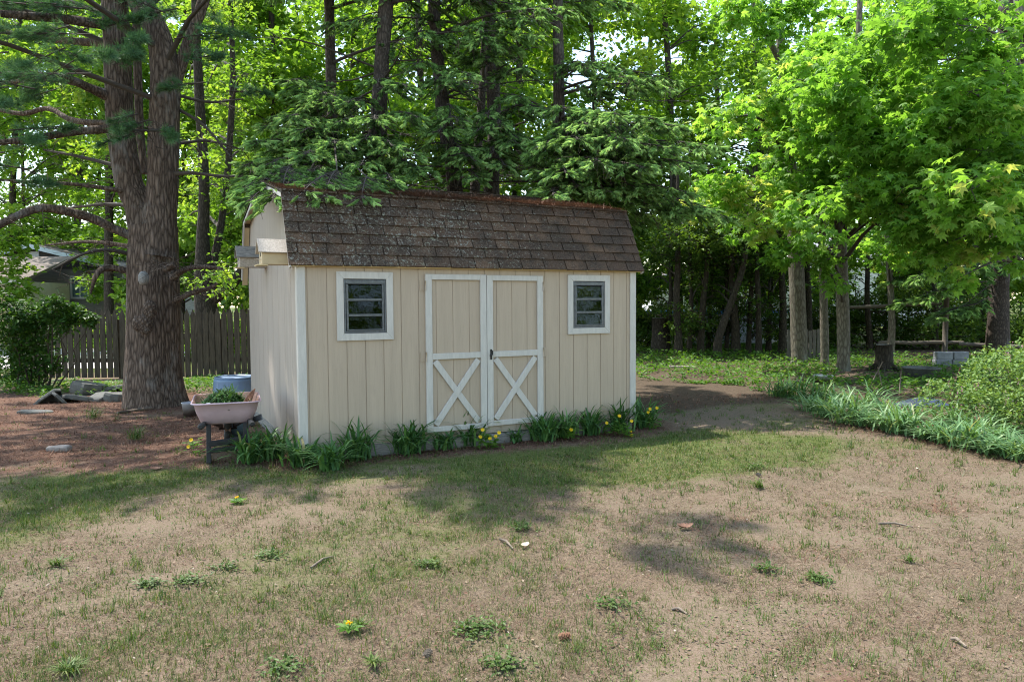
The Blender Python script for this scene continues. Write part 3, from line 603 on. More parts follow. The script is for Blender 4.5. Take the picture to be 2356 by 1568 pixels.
# ---- tubs and pails behind
M['blue'] = plain('faded_blue_plastic', (.17, .25, .38), .45, .15, 3, bmp=.05, dirt=((.26, .31, .36), .6))
bp = G(542, 938); tb = thing('plastic_tub', 'large upturned faded blue plastic tub behind the shed corner', 'tub', tuple(bp))
q = MB(); pr = [(.34, 0), (.355, .02), (.335, .28), (.318, .44), (.322, .465), (.30, .49), (.27, .496), (.0, .506)]; q.lathe(pr, 40); q.build('shell', M['blue'], tb)
q = MB(); q.lathe([(.30, .485), (.315, .50), (.30, .515), (.285, .502)], 40); q.build('rim', M['blue'], tb)
q = MB()
for k in range(12): a = k*PI/6; q.bar((.343*math.cos(a), .343*math.sin(a), .04), (.316*math.cos(a), .316*math.sin(a), .44), .03, .012, (math.cos(a), math.sin(a), 0))
q.build('rib', M['blue'], tb)
def pail(loc, r0, r1, h, matr, name, label, cat, handle=True):
    o = thing(name, label, cat, tuple(loc)); q = MB(); q.lathe([(0, .004), (r0, .004), (r0, 0), (r1, h-.02), (r1+.008, h-.015), (r1+.008, h), (r1-.004, h), (r0-.006, .012), (0, .012)], 24); q.build('shell', matr, o)
    if handle:
        q = MB(); q.tube([(-r1*math.cos(a), -r1*.55*math.sin(a)-.01, h-.03-.05*math.sin(a)) for a in np.linspace(0, PI, 12)], .003, 5, cap=False); q.build('bail', M['alu'], o)
pail(G(545, 1012), .12, .15, .27, plain('light_blue_plastic', (.22, .42, .62), .4, .1), 'bucket', 'light blue bucket standing in shade behind the wheelbarrow legs', 'bucket')
pail(G(437, 955), .09, .11, .2, plain('grey_plastic', (.40, .40, .44), .5, .1), 'pail', 'small grey pail standing left of the wheelbarrow', 'pail')

# ================================================================== PICKET FENCE
M['fence'] = plain('weathered_picket', (.078, .062, .043), .9, .35, 5, (6, 6, .8), .4)
fA, fB = G(25, 873), G(720, 866); fB = fA+(fB-fA); fd = (fB-fA); fl = np.linalg.norm(fd); fdx = fd/fl; fn = np.array([-fdx[1], fdx[0], 0])
fo_ = thing('picket_fence', 'weathered brown picket fence with pointed tops behind the big pine', 'fence', tuple(fA), math.atan2(fdx[1], fdx[0]))
ff = np.random.default_rng(2); x = 0.; k = 0
while x < fl:
    wd = .118; hgt = 1.60+ff.uniform(-.025, .025); mb = MB(); ln = ff.uniform(-.012, .012)
    k5 = [(x, .03), (x+wd, .03), (x+wd+ln, hgt-.14), (x+wd*.88+ln, hgt-.12), (x+wd/2+ln, hgt), (x+wd*.12+ln, hgt-.12), (x+ln, hgt-.14)]
    mb.add([(a, -.02, z) for a, z in k5]+[(a, .0, z) for a, z in k5], ngons=[list(range(7)), list(range(7, 14))[::-1]], quads=[(i, i+7, (i+1) % 7+7, (i+1) % 7) for i in range(7)])
    mb.build('picket', M['fence'], fo_); x += wd+ff.uniform(.018, .036); k += 1
for z in (.42, .98): MB().box(-.05, fl, .002, .045, z-.045, z+.045).build('rail', M['fence'], fo_)
for q in range(4): MB().box(q*2.3+.1, q*2.3+.2, .046, .14, 0, 1.35).build('post', M['fence'], fo_)

# ================================================================== STONES
M['slate'] = plain('grey_stone', (.115, .115, .105), .85, .3, 5, bmp=.6, bd=.02, dirt=((.06, .07, .04), .58))
def stone(px, py, w_, d_, h_, rz, tilt, label, seed, name='flat_stone', m_=None):
    r = np.random.default_rng(seed); n = 9; a = np.sort(r.uniform(0, 2*PI, n)); a = np.linspace(0, 2*PI, n+1)[:-1]+r.uniform(-.25, .25, n); rr_ = r.uniform(.75, 1.1, n)
    mb = MB(); rings = [[(w_/2*q*rr_[i]*math.cos(a[i]), d_/2*q*rr_[i]*math.sin(a[i]), z+r.uniform(-.006, .006)) for i in range(n)] for q, z in ((.93, 0), (1, h_*.25), (1, h_*.75), (.92, h_))]
    loft(mb, rings, smooth_=False); o = mb.build(name, m_ or M['slate']); p = G(px, py); o.location = (p[0], p[1], -.02); o.rotation_euler = (tilt[0], tilt[1], rz)
    tag(o, label, 'stone', 'flat stones by the fence'); return o
stone(112, 925, .75, .45, .07, .4, (-.5, -.75), 'slate slab propped steeply, leftmost of the stones before the fence', 1)
stone(140, 925, .45, .4, .06, 1.2, (.3, .85), 'narrow slate slab leaning against the leftmost slab', 2)
stone(172, 922, .62, .42, .09, .2, (-.4, .1), 'grey flat stone lying in the middle of the stone pile', 3)
stone(205, 905, .7, .5, .22, .8, (.1, .2), 'dark bulky stone at the back of the stone pile', 4)
stone(232, 918, .5, .4, .1, 2.1, (-.25, -.2), 'small grey stone beside the bulky dark stone', 5)
stone(262, 902, .65, .45, .08, .1, (-.45, -.3), 'tilted grey slab close to the pine trunk', 6)
stone(275, 920, .55, .42, .14, .9, (.1, .1), 'blocky grey stone at the left foot of the pine trunk', 7)
stone(78, 948, .6, .3, .05, .1, (0, .05), 'thin flat stone lying alone on the needle carpet at far left', 8)
stone(138, 1033, .30, .16, .06, -.1, (.05, 0), 'small grey stone lying on the needle litter left of the wheelbarrow', 9, m_=plain('pale_stone', (.24, .21, .19), .85, .2, 12, bmp=.4))

# ================================================================== NEIGHBOUR HOUSES
M['sidg'] = plain('grey_clapboard', (.20, .195, .19), .8, .3, 3, (.6, .6, 9), .3)
M['dkg'] = plain('dark_gable', (.05, .043, .04), .8, .2, 3)
M['fascia'] = plain('pale_fascia', (.50, .58, .66), .5, .05)
M['white'] = plain('white_siding', (.66, .66, .68), .6, .08, 1.5)
M['dglass'] = plain('house_glass', (.16, .24, .28), .08, .3, 1.5, bmp=.05)
M['hroof'] = plain('tan_roof_shingle', (.17, .14, .125), .9, .25, 3, (.6, .6, 8), .3)
def house(loc, rz, wd, dp, he, hr, names, wallm, gablem, roofm, label, windows, ovh=.35, fasc=None):
    o = thing('neighbour_house', label, 'house', loc, rz)
    b = MB(); b.box(-wd/2, wd/2, 0, dp, 0, he); b.build('wall', wallm, o)
    b = MB(); b.add([(-wd/2, -.03, he), (wd/2, -.03, he), (0, -.03, hr), (-wd/2, dp, he), (wd/2, dp, he), (0, dp, hr)], tris=[(0, 1, 2), (5, 4, 3)], quads=[(0, 3, 4, 1)]); g = b.build('gable', gablem, o)
    b = MB(); b.box(-.25, .25, -.06, -.031, he+(hr-he)*.42, he+(hr-he)*.78); 
    for q in range(5): z = he+(hr-he)*(.45+.065*q); b.box(-.22, .22, -.08, -.06, z, z+.03)
    b.build('vent', M['white'], g)
    sl_ = (hr-he)/(wd/2)
    for sg in (-1, 1):
        b = MB(); b.bar((0, dp/2, hr+.06), (sg*(wd/2+ovh), dp/2, he-ovh*sl_+.06), dp+1.0, .12); rf = b.build('roof', roofm, o)
        b = MB(); b.bar((0, -.53, hr+.01), (sg*(wd/2+ovh), -.53, he-ovh*sl_+.01), .03, .2); b.build('fascia', fasc or M['fascia'], rf)
    for (x, z, w_, h_) in windows:
        f = MB(); f.box(x-w_/2-.09, x+w_/2+.09, -.05, -.002, z-.09, z).box(x-w_/2-.09, x+w_/2+.09, -.05, -.002, z+h_, z+h_+.09).box(x-w_/2-.09, x-w_/2, -.05, -.002, z, z+h_).box(x+w_/2, x+w_/2+.09, -.05, -.002, z, z+h_)
        f.box(x-.03, x+.03, -.045, -.002, z, z+h_); fo__ = f.build('window', M['white'], o); p_ = MB(); p_.box(x-w_/2, x-.03, -.02, -.003, z, z+h_).box(x+.03, x+w_/2, -.02, -.003, z, z+h_); p_.build('pane', M['dglass'], fo__)
    return o
hd = 36.; ap = P(85, 568, hd); ev = P(300, 632, hd)
hw = (ev[0]-ap[0])*2; he = ev[2]+.3
house((ap[0], hd, 0), 0, hw-.7, 9, he, ap[2], 0, M['sidg'], M['dkg'], M['hroof'], 'grey clapboard house with dark gable seen left of the pine trunk', [(P(187, 660, hd)[0]-ap[0], P(187, 683, hd)[2], .75, .95)])
# its garage wing at the left edge
gp_ = P(20, 640, 32.); o = thing('garage', 'beige garage with tan roof at the far left edge behind leaves', 'garage', (gp_[0]-2.2, 32, 0))
ge = P(20, 648, 32.)[2]; MB().box(-3, 3.1, 0, 3, 0, ge).build('wall', plain('cream_wall', (.55, .50, .42), .7, .08), o)
q = MB(); q.bar((.05, -.4, ge+.05), (.05, 3.2, P(20, 590, 34.)[2]), 6.4, .12); q.build('roof', M['hroof'], o)
MB().box(-3.1, 3.2, -.45, -.40, ge-.12, ge+.10).build('fascia', M['white'], o)
q = MB(); q.box(-1.4, 2.1, -.03, -.004, .05, ge-.5)
for z in (.6, 1.15, 1.7): q.box(-1.4, 2.1, -.045, -.03, z, z+.03)
q.build('garage_door', plain('tan_door', (.50, .40, .24), .6, .08), o)
# white house and pool beyond the thicket
hd = 48.; a = P(1690, 640, hd); house((a[0], hd, 0), 0, 11., 9, 3.1, 5.0, 0, M['white'], M['white'], M['hroof'], 'white house half hidden behind the thicket right of the shed', [(-2.6, 1.1, .9, 1.2), (2.2, 1.1, .9, 1.2)])
a = P(1985, 545, 50.); o = thing('neighbour_house', 'far house with grey roof and red chimney glimpsed between maple leaves', 'house', (a[0]+1.5, 50, 0))
MB().box(-5, 5, 0, 8, 0, 4.2).build('wall', M['white'], o); q = MB(); q.bar((0, -.4, 4.2), (0, 4.2, 6.6), 10.6, .14); q.build('roof', plain('grey_roof', (.35, .35, .38), .8, .1), o); MB().box(-2.2, -1.3, 2.2, 2.9, 5.1, 7.3).build('chimney', plain('red_brick', (.32, .10, .07), .85, .2, 9), o)
a = G(1655, 800); pa = P(1655, 780, 31.); o = thing('swimming_pool', 'pale round above-ground pool with blue rim beyond the thicket', 'pool', (pa[0], 31+1.2, 0))
q = MB(); q.lathe([(3.2, 0), (3.2, 1.2)], 48); q.build('pool_wall', plain('pale_pool_wall', (.50, .50, .56), .5, .08, .8), o)
q = MB(); q.lathe([(3.12, 1.2), (3.12, 1.3), (3.34, 1.3), (3.34, 1.2), (3.12, 1.2)], 48); q.build('rim', plain('blue_rim', (.05, .20, .55), .4, .1), o)
q = MB(); q.lathe([(3.1, 1.1), (0., 1.1)], 48); q.build('pool_water', plain('pool_water', (.10, .38, .50), .05, .1, bmp=.1), o)
q = MB()
for k in range(16): t_ = k*PI/8; q.box(3.24*math.cos(t_)-.06, 3.24*math.cos(t_)+.06, 3.24*math.sin(t_)-.06, 3.24*math.sin(t_)+.06, 0, 1.2)
q.build('upright', M['white'], o)

# ================================================================== RIGHT BED HARDSCAPE
M['railw'] = plain('fence_rail_wood', (.13, .11, .09), .9, .3, 5, (1, 6, 6), .4)
o = thing('rail_fence', 'old split rail fence running behind the maples on the right', 'fence', tuple(P(1960, 706, 23.)*[1, 1, 0]))
def R_(px, py, d): return P(px, py, d)-np.array(list(P(1960, 706, 23.)[:2])+[0])
for a, b_ in (((1945, 707, 23), (2165, 698, 22.5)), ((2020, 788, 23), (2215, 787, 22.7)), ((2205, 790, 22.4), (2420, 800, 22))):
    q = MB(); A, B = R_(*a), R_(*b_); q.tube(jit(np.linspace(A, B, 7), .012), [.05, .055, .06, .055, .06, .055, .045], 7, rough=.05); q.build('rail', M['railw'], o)
for px, d in ((1950, 23), (2180, 22.6), (2400, 22.)):
    A = R_(px, 700, d); q = MB(); q.tube([(A[0], A[1]+.1, 0), (A[0], A[1]+.1, .8), (A[0]+.02, A[1]+.1, 1.75)], [.085, .08, .075], 8, rough=.05); q.build('post', M['railw'], o)
M['slat'] = plain('grey_slat', (.12, .11, .095), .9, .3, 5, (6, 6, 1), .4)
pA = G(1850, 838); o = thing('slatted_panel', 'grey slatted wooden panel leaning between the maple trunks', 'fence panel', tuple(pA+[0, 1.2, 0]), .1)
for k in range(8): MB().box(k*.125, k*.125+.095, 0, .02, .03, .86+.03*math.sin(k*2.1)).build('slat', M['slat'], o)
for z in (.2, .68): MB().box(-.02, 1.02, .021, .06, z-.04, z+.04).build('rail', M['slat'], o)
M['block'] = plain('grey_block', (.22, .23, .25), .85, .2, 6, bmp=.4, dirt=((.12, .13, .10), .62))
pb = G(2148, 842); z = 0; br_ = [('lower', 0, 0, 0), ('lower', .42, .03, .06), ('upper', .03, .01, -.04), ('upper', .44, .02, .1)]
bl = ['bottom left grey concrete block of the small stack in the bed', 'bottom right grey concrete block of the small stack in the bed', 'top left grey concrete block of the small stack in the bed', 'top right grey concrete block of the small stack, half behind the shrub']
for k, (nm, dx, dy, rz) in enumerate(br_):
    q = MB(); q.box(-.2, .2, -.1, .1, 0, .19); ob = q.build('concrete_block', M['block'], None, .012); ob.location = (pb[0]+.2+dx, pb[1]+dy, .192*(k//2)-.02); ob.rotation_euler = (0, 0, rz); tag(ob, bl[k], 'block', 'stacked concrete blocks in the bed')
pb = G(2118, 868); o = thing('stone_basin', 'grey stone basin half sunk in the leafy bed', 'basin', tuple(pb))
q = MB(); q.lathe([(0, 0), (.24, 0), (.30, .05), (.37, .2), (.39, .21), (.37, .225), (.33, .20), (.2, .1), (0, .09)], 20); q.build('bowl', M['slate'], o)
pail(G(1892, 878), .17, .20, .14, plain('pale_basin', (.50, .49, .47), .6, .12, dirt=((.25, .24, .2), .62)), 'basin', 'shallow whitish basin set among ground leaves before the maples', 'basin', False)
M['tarp'] = plain('blue_tarp', (.035, .05, .11), .35, .4, 6, bmp=.6, bd=.03)
pt_ = G(2120, 930); q = MB(); n = 14; U, V_ = np.meshgrid(np.linspace(-1, 1, n), np.linspace(-1, 1, n)); zz = .11*(1-U**2)*(1-V_**2)+.04*fbm(U, V_, 3, 5.)*(1-U**2)
i = np.arange(n-1)[:, None]*n; j = np.arange(n-1)[None]; q.add(np.stack([.42*U.ravel()+.05*V_.ravel(), .25*V_.ravel(), zz.ravel()], 1), quads=np.stack([i+j, i+j+1, i+n+j+1, i+n+j], -1).reshape(-1, 4), smooth=True)
ob = q.build('tarp', M['tarp']); ob.location = pt_; tag(ob, 'crumpled dark blue tarp lying in the bed beside the flowering shrub', 'tarp')
for k, (px, py, dx, h, lab) in enumerate(((2068, 905, .05, .42, 'thin grey stake standing left of the tarp'), (2030, 893, -.08, .4, 'thin brown stake standing in the bed left of the grey stake'), (2185, 903, .2, .45, 'reddish stick leaning in the bed near the basin'), (1998, 892, .28, .5, 'grey pole leaning right among the bed leaves'))):
    p = G(px, py); q = MB(); q.tube([(0, 0, -.02), (dx*.5, .02, h*.5), (dx, .04, h)], .011, 6); ob = q.build('garden_stake', M['deadtwig'] if k != 2 else plain('red_stick', (.3, .13, .09), .8), None); ob.location = p; tag(ob, lab, 'stake', 'garden stakes in the bed')
q = MB(); q.box(-.3, .3, -.06, .06, 0, .035); ob = q.build('plank', M['lightwood'], None, .004); ob.location = G(1568, 852)+[0, 0, .08]; ob.rotation_euler = (0, .02, -.1); tag(ob, 'short pale plank lying on the ground leaves right of the shed', 'plank')
def stump(px, py, r_, h, label, seed, d=None):
    rg = np.random.default_rng(seed); p = G(px, py) if d is None else P(px, py, d)*[1, 1, 0]; o = thing('tree_stump', label, 'stump', tuple(p))
    q = MB(); q.tube([(0, 0, -.05), (0, 0, .06), (.01, 0, h*.5), (0, .02, h)], [r_*1.35, r_*1.12, r_, r_*.95], 14, rough=.06, rg=rg); q.build('trunk', M['darkbark'], o)
    for k in range(5): a = k*1.3+rg.uniform(0, .5); q = MB(); q.tube([(r_*.8*math.cos(a), r_*.8*math.sin(a), .12), (r_*1.5*math.cos(a), r_*1.5*math.sin(a), .03), (r_*2.2*math.cos(a), r_*2.2*math.sin(a), -.03)], [r_*.35, r_*.25, r_*.1], 6); q.build('root', M['darkbark'], o)
    q = MB(); q.tube([(0, .02, h), (0, .02, h+.008)], r_*.86, 14); q.build('cut_face', M['oldwood'], o)
stump(1517, 812, .27, 1.15, 'thick dark broken stump right behind the shed corner', 3)
stump(2032, 850, .2, .6, 'rotting dark stump with split side in the right bed', 5)

# ================================================================== LAWN DEBRIS
def oakleaf(px, py, s, label, mt, curl=.6, rz=0):
    q = MB(); n = 7; X_ = np.linspace(-1, 1, 2*n); V = []
    wv = [.05, .34, .3, .46, .36, .5, .42, .48, .34, .4, .26, .3, .14, .02]
    for k, x in enumerate(X_):
        for y in (-1, 0, 1): V.append((x*s, y*wv[k]*s, s*curl*(.5*x*x+.8*abs(y)*wv[k])+.004))
    f = [(3*k+c, 3*k+3+c, 3*k+4+c, 3*k+1+c) for k in range(2*n-1) for c in (0, 1)]
    q.add(V, quads=f, smooth=True); ob = q.build('dry_leaf', mt); ob.location = G(px, py); ob.rotation_euler = (.25, 0, rz); tag(ob, label, 'leaf'); return ob
M['dleaf'] = plain('brown_leaf', (.30, .15, .09), .7, .3, 30)
M['pleaf'] = plain('pale_leaf', (.58, .50, .36), .7, .2, 30)
oakleaf(1575, 1214, .065, 'curled reddish brown oak leaf in the shadow patch on the lawn', M['dleaf'], .9, .3)
oakleaf(1207, 1254, .045, 'pale straw coloured dry leaf standing on the open lawn', M['pleaf'], .5, 1.0)
oakleaf(2110, 1080, .04, 'small tan dry leaf on the lawn before the right border', M['pleaf'], .6, 1.4)
oakleaf(360, 1080, .06, 'brown dry leaf on the needle litter below the wheelbarrow level', M['dleaf'], .8, .1)
for k, (a, b_, lab) in enumerate((((715, 1306), (765, 1280), 'grey bark strip lying on the lawn left of centre'), ((2188, 1470), (2222, 1488), 'straw coloured twig on the bare lawn at lower right'), ((1150, 1240), (1180, 1262), 'thin brown twig on the lawn below the doors'), ((2020, 1205), (2100, 1212), 'long dark twig lying on the lawn at right'), ((270, 950), (430, 930), 'curved grey fallen branch at the foot of the pine'), ((1545, 1402), (1580, 1412), 'short pale twig on the lower right lawn'))):
    A, B = G(*a), G(*b_); q = MB(); md = (A+B)/2+[0, .02, .015]; q.tube([A+[0, 0, .004], md, B+[0, 0, .004]], [.008, .009, .005] if k != 4 else [.025, .03, .015], 6, rough=.1); tag(q.build('fallen_twig', M['deadtwig']), lab, 'twig', 'fallen twigs on the ground')
def cone(px, py, s, lab, rz):
    q = MB(); T = []; N = 46
    t_ = np.arange(N)/N; a = np.arange(N)*2.39996; rad = np.sin(np.clip(t_*.95+.05, 0, 1)*PI)**.6*.32
    d = np.stack([.35*np.ones(N), np.cos(a), np.sin(a)], 1); pos = np.stack([t_-.5, rad*.3*np.cos(a), rad*.3*np.sin(a)], 1)
    q.inst(np.array(OVAL_T)*[1, 1.4, 1], OVAL_F, pos*s, frames(d, np.tile([1, 0, 0.], (N, 1))), .32*s, .5); ob = q.build('pine_cone', M['dleaf'] if rz < 1 else M['deadtwig']); ob.location = G(px, py)+[0, 0, s*.25]; ob.rotation_euler = (0, .1, rz); tag(ob, lab, 'pine cone', 'pine cones on the lawn')
cone(983, 1508, .05, 'grey pine cone on the lawn at bottom centre', 1.2); cone(1297, 1468, .055, 'brown pine cone on the lower lawn right of the weeds', .4); cone(1745, 1094, .05, 'grey pine cone in the shaded grass right of the shed', 1.8)
# ---- strap-leaved clumps
def clump_mesh(mb, c, n, h, spread, wd, r, droop=1.):
    az = r.uniform(0, 2*PI, n); ln = h*r.uniform(.65, 1.25, n); out = spread*r.uniform(.35, 1.15, n); bx = r.standard_normal((n, 2))*spread*.16
    t = np.array([0, .3, .6, .83, 1.]); prof_ = np.array([.7, 1., .85, .55, .05])
    for k in range(n):
        dx, dy = math.cos(az[k]), math.sin(az[k]); o = out[k]; z = ln[k]*(t*1.25-droop*.55*t**2.6*(o/spread)); rr_ = o*t**1.7
        p = np.stack([c[0]+bx[k, 0]+dx*rr_, c[1]+bx[k, 1]+dy*rr_, c[2]+np.maximum(z, .01+.02*t)], 1); s_ = np.array([-dy, dx, 0])*wd*.5*r.uniform(.7, 1.2)
        V = np.empty((10, 3)); V[0::2] = p-s_*prof_[:, None]; V[1::2] = p+s_*prof_[:, None]
        mb.add(V, quads=[(2*q, 2*q+1, 2*q+3, 2*q+2) for q in range(4)], v=np.clip(r.normal(.45, .22), 0, 1))
def lily(px, py, hpx, label, n=75, group='daylily clumps along the shed front', mt='lily', wd=.028, spread=1., seed=0):
    p = G(px, py); h = hpx*p[1]/FOC*1.05; mb = MB(); clump_mesh(mb, (0, 0, 0), int(n*1.15), h*.92, h*1.02*spread, wd, np.random.default_rng(int(px*7+py)+seed), 1.3); o = mb.build('daylily', M[mt]); o.location = (p[0], p[1], -.01); return tag(o, label, 'daylily', group)
for px, py, h, n, lab in ((575, 1062, 78, 90, 'dense daylily clump directly right of the wheelbarrow legs'), (632, 1052, 80, 70, 'daylily clump against the front left corner of the shed'), (690, 1070, 72, 75, 'dark daylily clump with arching leaves in front of the corner board'), (762, 1078, 74, 85, 'broad daylily clump below the left part of the front wall'), (822, 1055, 90, 85, 'tall daylily clump below the left window'), (940, 1040, 90, 110, 'dense rounded daylily clump left of the double doors'), (1022, 1032, 58, 40, 'small thin daylily clump at the left door edge'), (1078, 1022, 80, 85, 'daylily clump before the left door beside yellow flowers'), (1185, 1016, 42, 22, 'tiny daylily tuft before the right door'), (1250, 1012, 72, 80, 'daylily clump at the right door edge'), (1300, 1005, 66, 70, 'daylily clump between the right door and right window'), (1358, 998, 66, 70, 'daylily clump below the left half of the right window'), (1418, 988, 78, 75, 'daylily clump with yellow flowers near the right corner board'), (1478, 982, 74, 75, 'daylily clump spilling past the right front corner of the shed')):
    lily(px, py, h, lab, n)
# yellow flowered plants
def celandine(px, py, fl, label, n=60, group='yellow flowered plants along the shed', hh=.16):
    p = G(px, py); o = thing('celandine_plant', label, 'flower', tuple(p), 0, group); r = np.random.default_rng(int(px)); mb = MB(); d = rdir(n, r)*[1, 1, .35]; pos = np.stack([r.normal(0, .07, n), r.normal(0, .06, n), r.uniform(.02, hh, n)], 1)
    mb.inst(np.array(MAPLE_T)*[1, 1, .6], MAPLE_F, pos, frames(d, np.tile([0, 0, 1.], (n, 1))), r.uniform(.035, .06, n), r.uniform(.2, .9, n)); mb.build('foliage', M['cover'], o)
    s = p[1]/FOC
    for fx, fy in fl:
        q = P(fx, fy, p[1]*1.0)-p; q[1] = -.09+.02*r.uniform(-1, 1); st_ = MB(); st_.tube([(q[0]*.3, 0, 0), (q[0]*.8, q[1]*.6, q[2]*.7), q], .0025, 5); st_.build('stem', M['cover'], o)
        f = MB(); m5 = 7; a = np.arange(m5)*2*PI/m5; dd = np.stack([np.cos(a), np.sin(a)*.55-.5, np.sin(a)*.8+.1], 1); f.inst(np.array(OVAL_T)*[1, 1.5, 1], OVAL_F, np.tile(q, (m5, 1)), frames(dd, np.tile([0, -1, .6], (m5, 1))), .026, r.uniform(0, 1, m5)); f.build('flower', M['yellow'], o)
celandine(1125, 1030, [(1110, 987), (1148, 994), (1105, 1004), (1127, 1008), (1140, 1003)], 'bushy yellow flowering plant before the gap between the doors', 90)
celandine(1315, 1012, [(1313, 987)], 'single yellow flower right of the doors below the siding', 40)
celandine(1425, 1000, [(1424, 956), (1395, 972), (1452, 968), (1452, 1001)], 'yellow flowering plant among daylilies near the right corner', 80)
celandine(1505, 985, [(1494, 940), (1510, 938), (1490, 948)], 'yellow flowering plant at the very right corner of the shed', 40)
celandine(445, 1040, [(444, 1010), (437, 1026)], 'yellow flowering plant left of the wheelbarrow', 36)
def dandelion(px, py, lab, hh=.05):
    p = G(px, py); o = thing('dandelion', lab, 'dandelion', tuple(p), 0, 'dandelions on the lawn'); r = np.random.default_rng(int(px)); mb = MB(); n = 9; a = np.arange(n)*2*PI/n
    mb.inst(np.array(OVAL_T)*[1, .7, 1], OVAL_F, np.zeros((n, 3))+[0, 0, .008], frames(np.stack([np.cos(a), np.sin(a), .25+0*a], 1), np.tile([0, 0, 1.], (n, 1))), r.uniform(.06, .1, n), r.uniform(.2, .8, n)); mb.build('rosette', M['cover'], o)
    q = MB(); q.tube([(0, 0, 0), (.004, -.01, hh)], .003, 5); q.build('stem', M['cover'], o)
    f = MB(); m5 = 26; dd = rdir(m5, r)*[1, 1, .4]+[0, -.25, .25]; f.inst(np.array(OVAL_T)*[1, .5, 1], OVAL_F, np.tile([.004, -.012, hh], (m5, 1)), frames(dd, np.tile([0, 0, 1.], (m5, 1))), .02, r.uniform(0, 1, m5)); f.build('flower', M['yellow'], o)
dandelion(545, 1156, 'yellow dandelion at the shadow edge on the left lawn'); dandelion(803, 1449, 'yellow dandelion in the bottom centre foreground lawn', .045); dandelion(1450, 1003, 'yellow dandelion in the grass below the right window', .06)
# broad-leaved weeds and tall grass tufts on the lawn
def weed(px, py, s, n, lab, mt='grass', T=OVAL_T, F=OVAL_F):
    p = G(px, py); r = np.random.default_rng(int(px+py)); mb = MB(); n = int(n*2.2); d = rdir(n, r)*[1, 1, .3]+[0, 0, .2]; pos = np.stack([r.normal(0, s*.5, n), r.normal(0, s*.42, n), r.uniform(.0, .03, n)], 1)
    mb.inst(T, F, pos, frames(d, np.tile([0, 0, 1.], (n, 1))), r.uniform(.016, .034, n), r.uniform(0, .6, n)); o = mb.build('weed', M[mt]); o.location = p; tag(o, lab, 'weed', 'low weeds on the lawn')
for px, py, s, n, lab in ((338, 1345, .08, 60, 'low leafy weed at left of the foreground lawn'), (430, 1337, .1, 70, 'low leafy weed right of the leftmost foreground weed'), (520, 1305, .1, 40, 'sparse pale weed left of centre on the lawn'), (620, 1280, .11, 60, 'greyish clover patch on the left centre lawn'), (1095, 1450, .13, 110, 'large low weed patch in the bottom centre lawn'), (985, 1300, .08, 45, 'flat weed on the lawn below the left door'), (1200, 1215, .1, 50, 'low clover patch beside the shadow edge on the lawn'), (1410, 1390, .1, 50, 'small weed patch right of the bottom centre lawn'), (1885, 1335, .09, 45, 'low weed on the right foreground lawn'), (1760, 1310, .07, 40, 'small weed right of the brown leaf shadow'), (1160, 1530, .1, 60, 'pale weed at the very bottom of the lawn'), (650, 1540, .1, 60, 'leafy weed at the bottom left of centre'), (1735, 1075, .15, 80, 'dark clover patch in the shaded grass at right')):
    weed(px, py, s, n, lab)
for px, py, h, n, lab in ((310, 1010, 55, 40, 'grass tuft growing on the needle carpet right of the pine'), (215, 960, 55, 30, 'leafy green tuft at the front of the stone pile'), (130, 1300, 45, 26, 'grass tuft with dark stalks in the left foreground'), (160, 1545, 60, 36, 'tall grass tuft at the bottom left corner'), (830, 1440, 48, 16, 'grass tuft beside the foreground dandelion'), (1875, 1330, 36, 22, 'grass tuft on the right foreground lawn'), (2090, 1290, 32, 18, 'grass tuft on the bare right lawn'), (1745, 1120, 40, 30, 'dark grass tuft at the lower shadow edge right of the shed'), (480, 1060, 30, 24, 'grass tuft beside the wheelbarrow left leg'), (860, 1525, 45, 24, 'thin grass tuft at the bottom centre')):
    o = lily(px, py, h*.6, lab, n*2, 'grass tufts on the lawn', 'grass', .006, 1.3); o.name = 'grass_tuft'; o['category'] = 'grass tuft'
# ================================================================== PLANTING ON THE RIGHT
ORD = ['first', 'second', 'third', 'fourth', 'fifth', 'sixth', 'seventh', 'eighth', 'ninth', 'tenth', 'eleventh', 'twelfth', 'thirteenth', 'fourteenth']
rowF = [(1862, 945), (1905, 958), (1950, 972), (1995, 980), (2040, 990), (2085, 998), (2130, 1008), (2178, 1018), (2225, 1030), (2272, 1040), (2320, 1050), (2362, 1058)]
rowB = [(1800, 912), (1842, 918), (1888, 925), (1935, 932), (1985, 944), (2035, 956), (2085, 968), (2190, 985), (2240, 1000), (2300, 1015)]
for k, (px, py) in enumerate(rowF): lily(px, py, 58+13*((k*7) % 3-1), f'{ORD[k]} pale green daylily clump from the left in the front row of the right border', 70, 'daylily clumps in the right border', 'lily2', .024, 1.5)
for k, (px, py) in enumerate(rowB): lily(px, py, 56+10*((k*5) % 3-1), f'{ORD[k]} daylily clump from the left in the back row of the right border', 55, 'daylily clumps in the right border', 'lily2' if k > 2 else 'lily', .024, 1.5)
def leafmass(mb, pos, r, s0, s1, T=DIA_T, F=DIA_F, flat=.5, vf=None, droop=.2, out=None):
    n = len(pos); d = rdir(n, r)*[1, 1, flat]-[0, 0, droop]
    if out is not None: d = d+out
    up = np.tile([0, 0, 1.], (n, 1))+rdir(n, r)*.55
    mb.inst(T, F, pos, frames(d, up), r.uniform(s0, s1, n), np.clip(r.normal(.45, .22, n) if vf is None else vf, 0, 1))
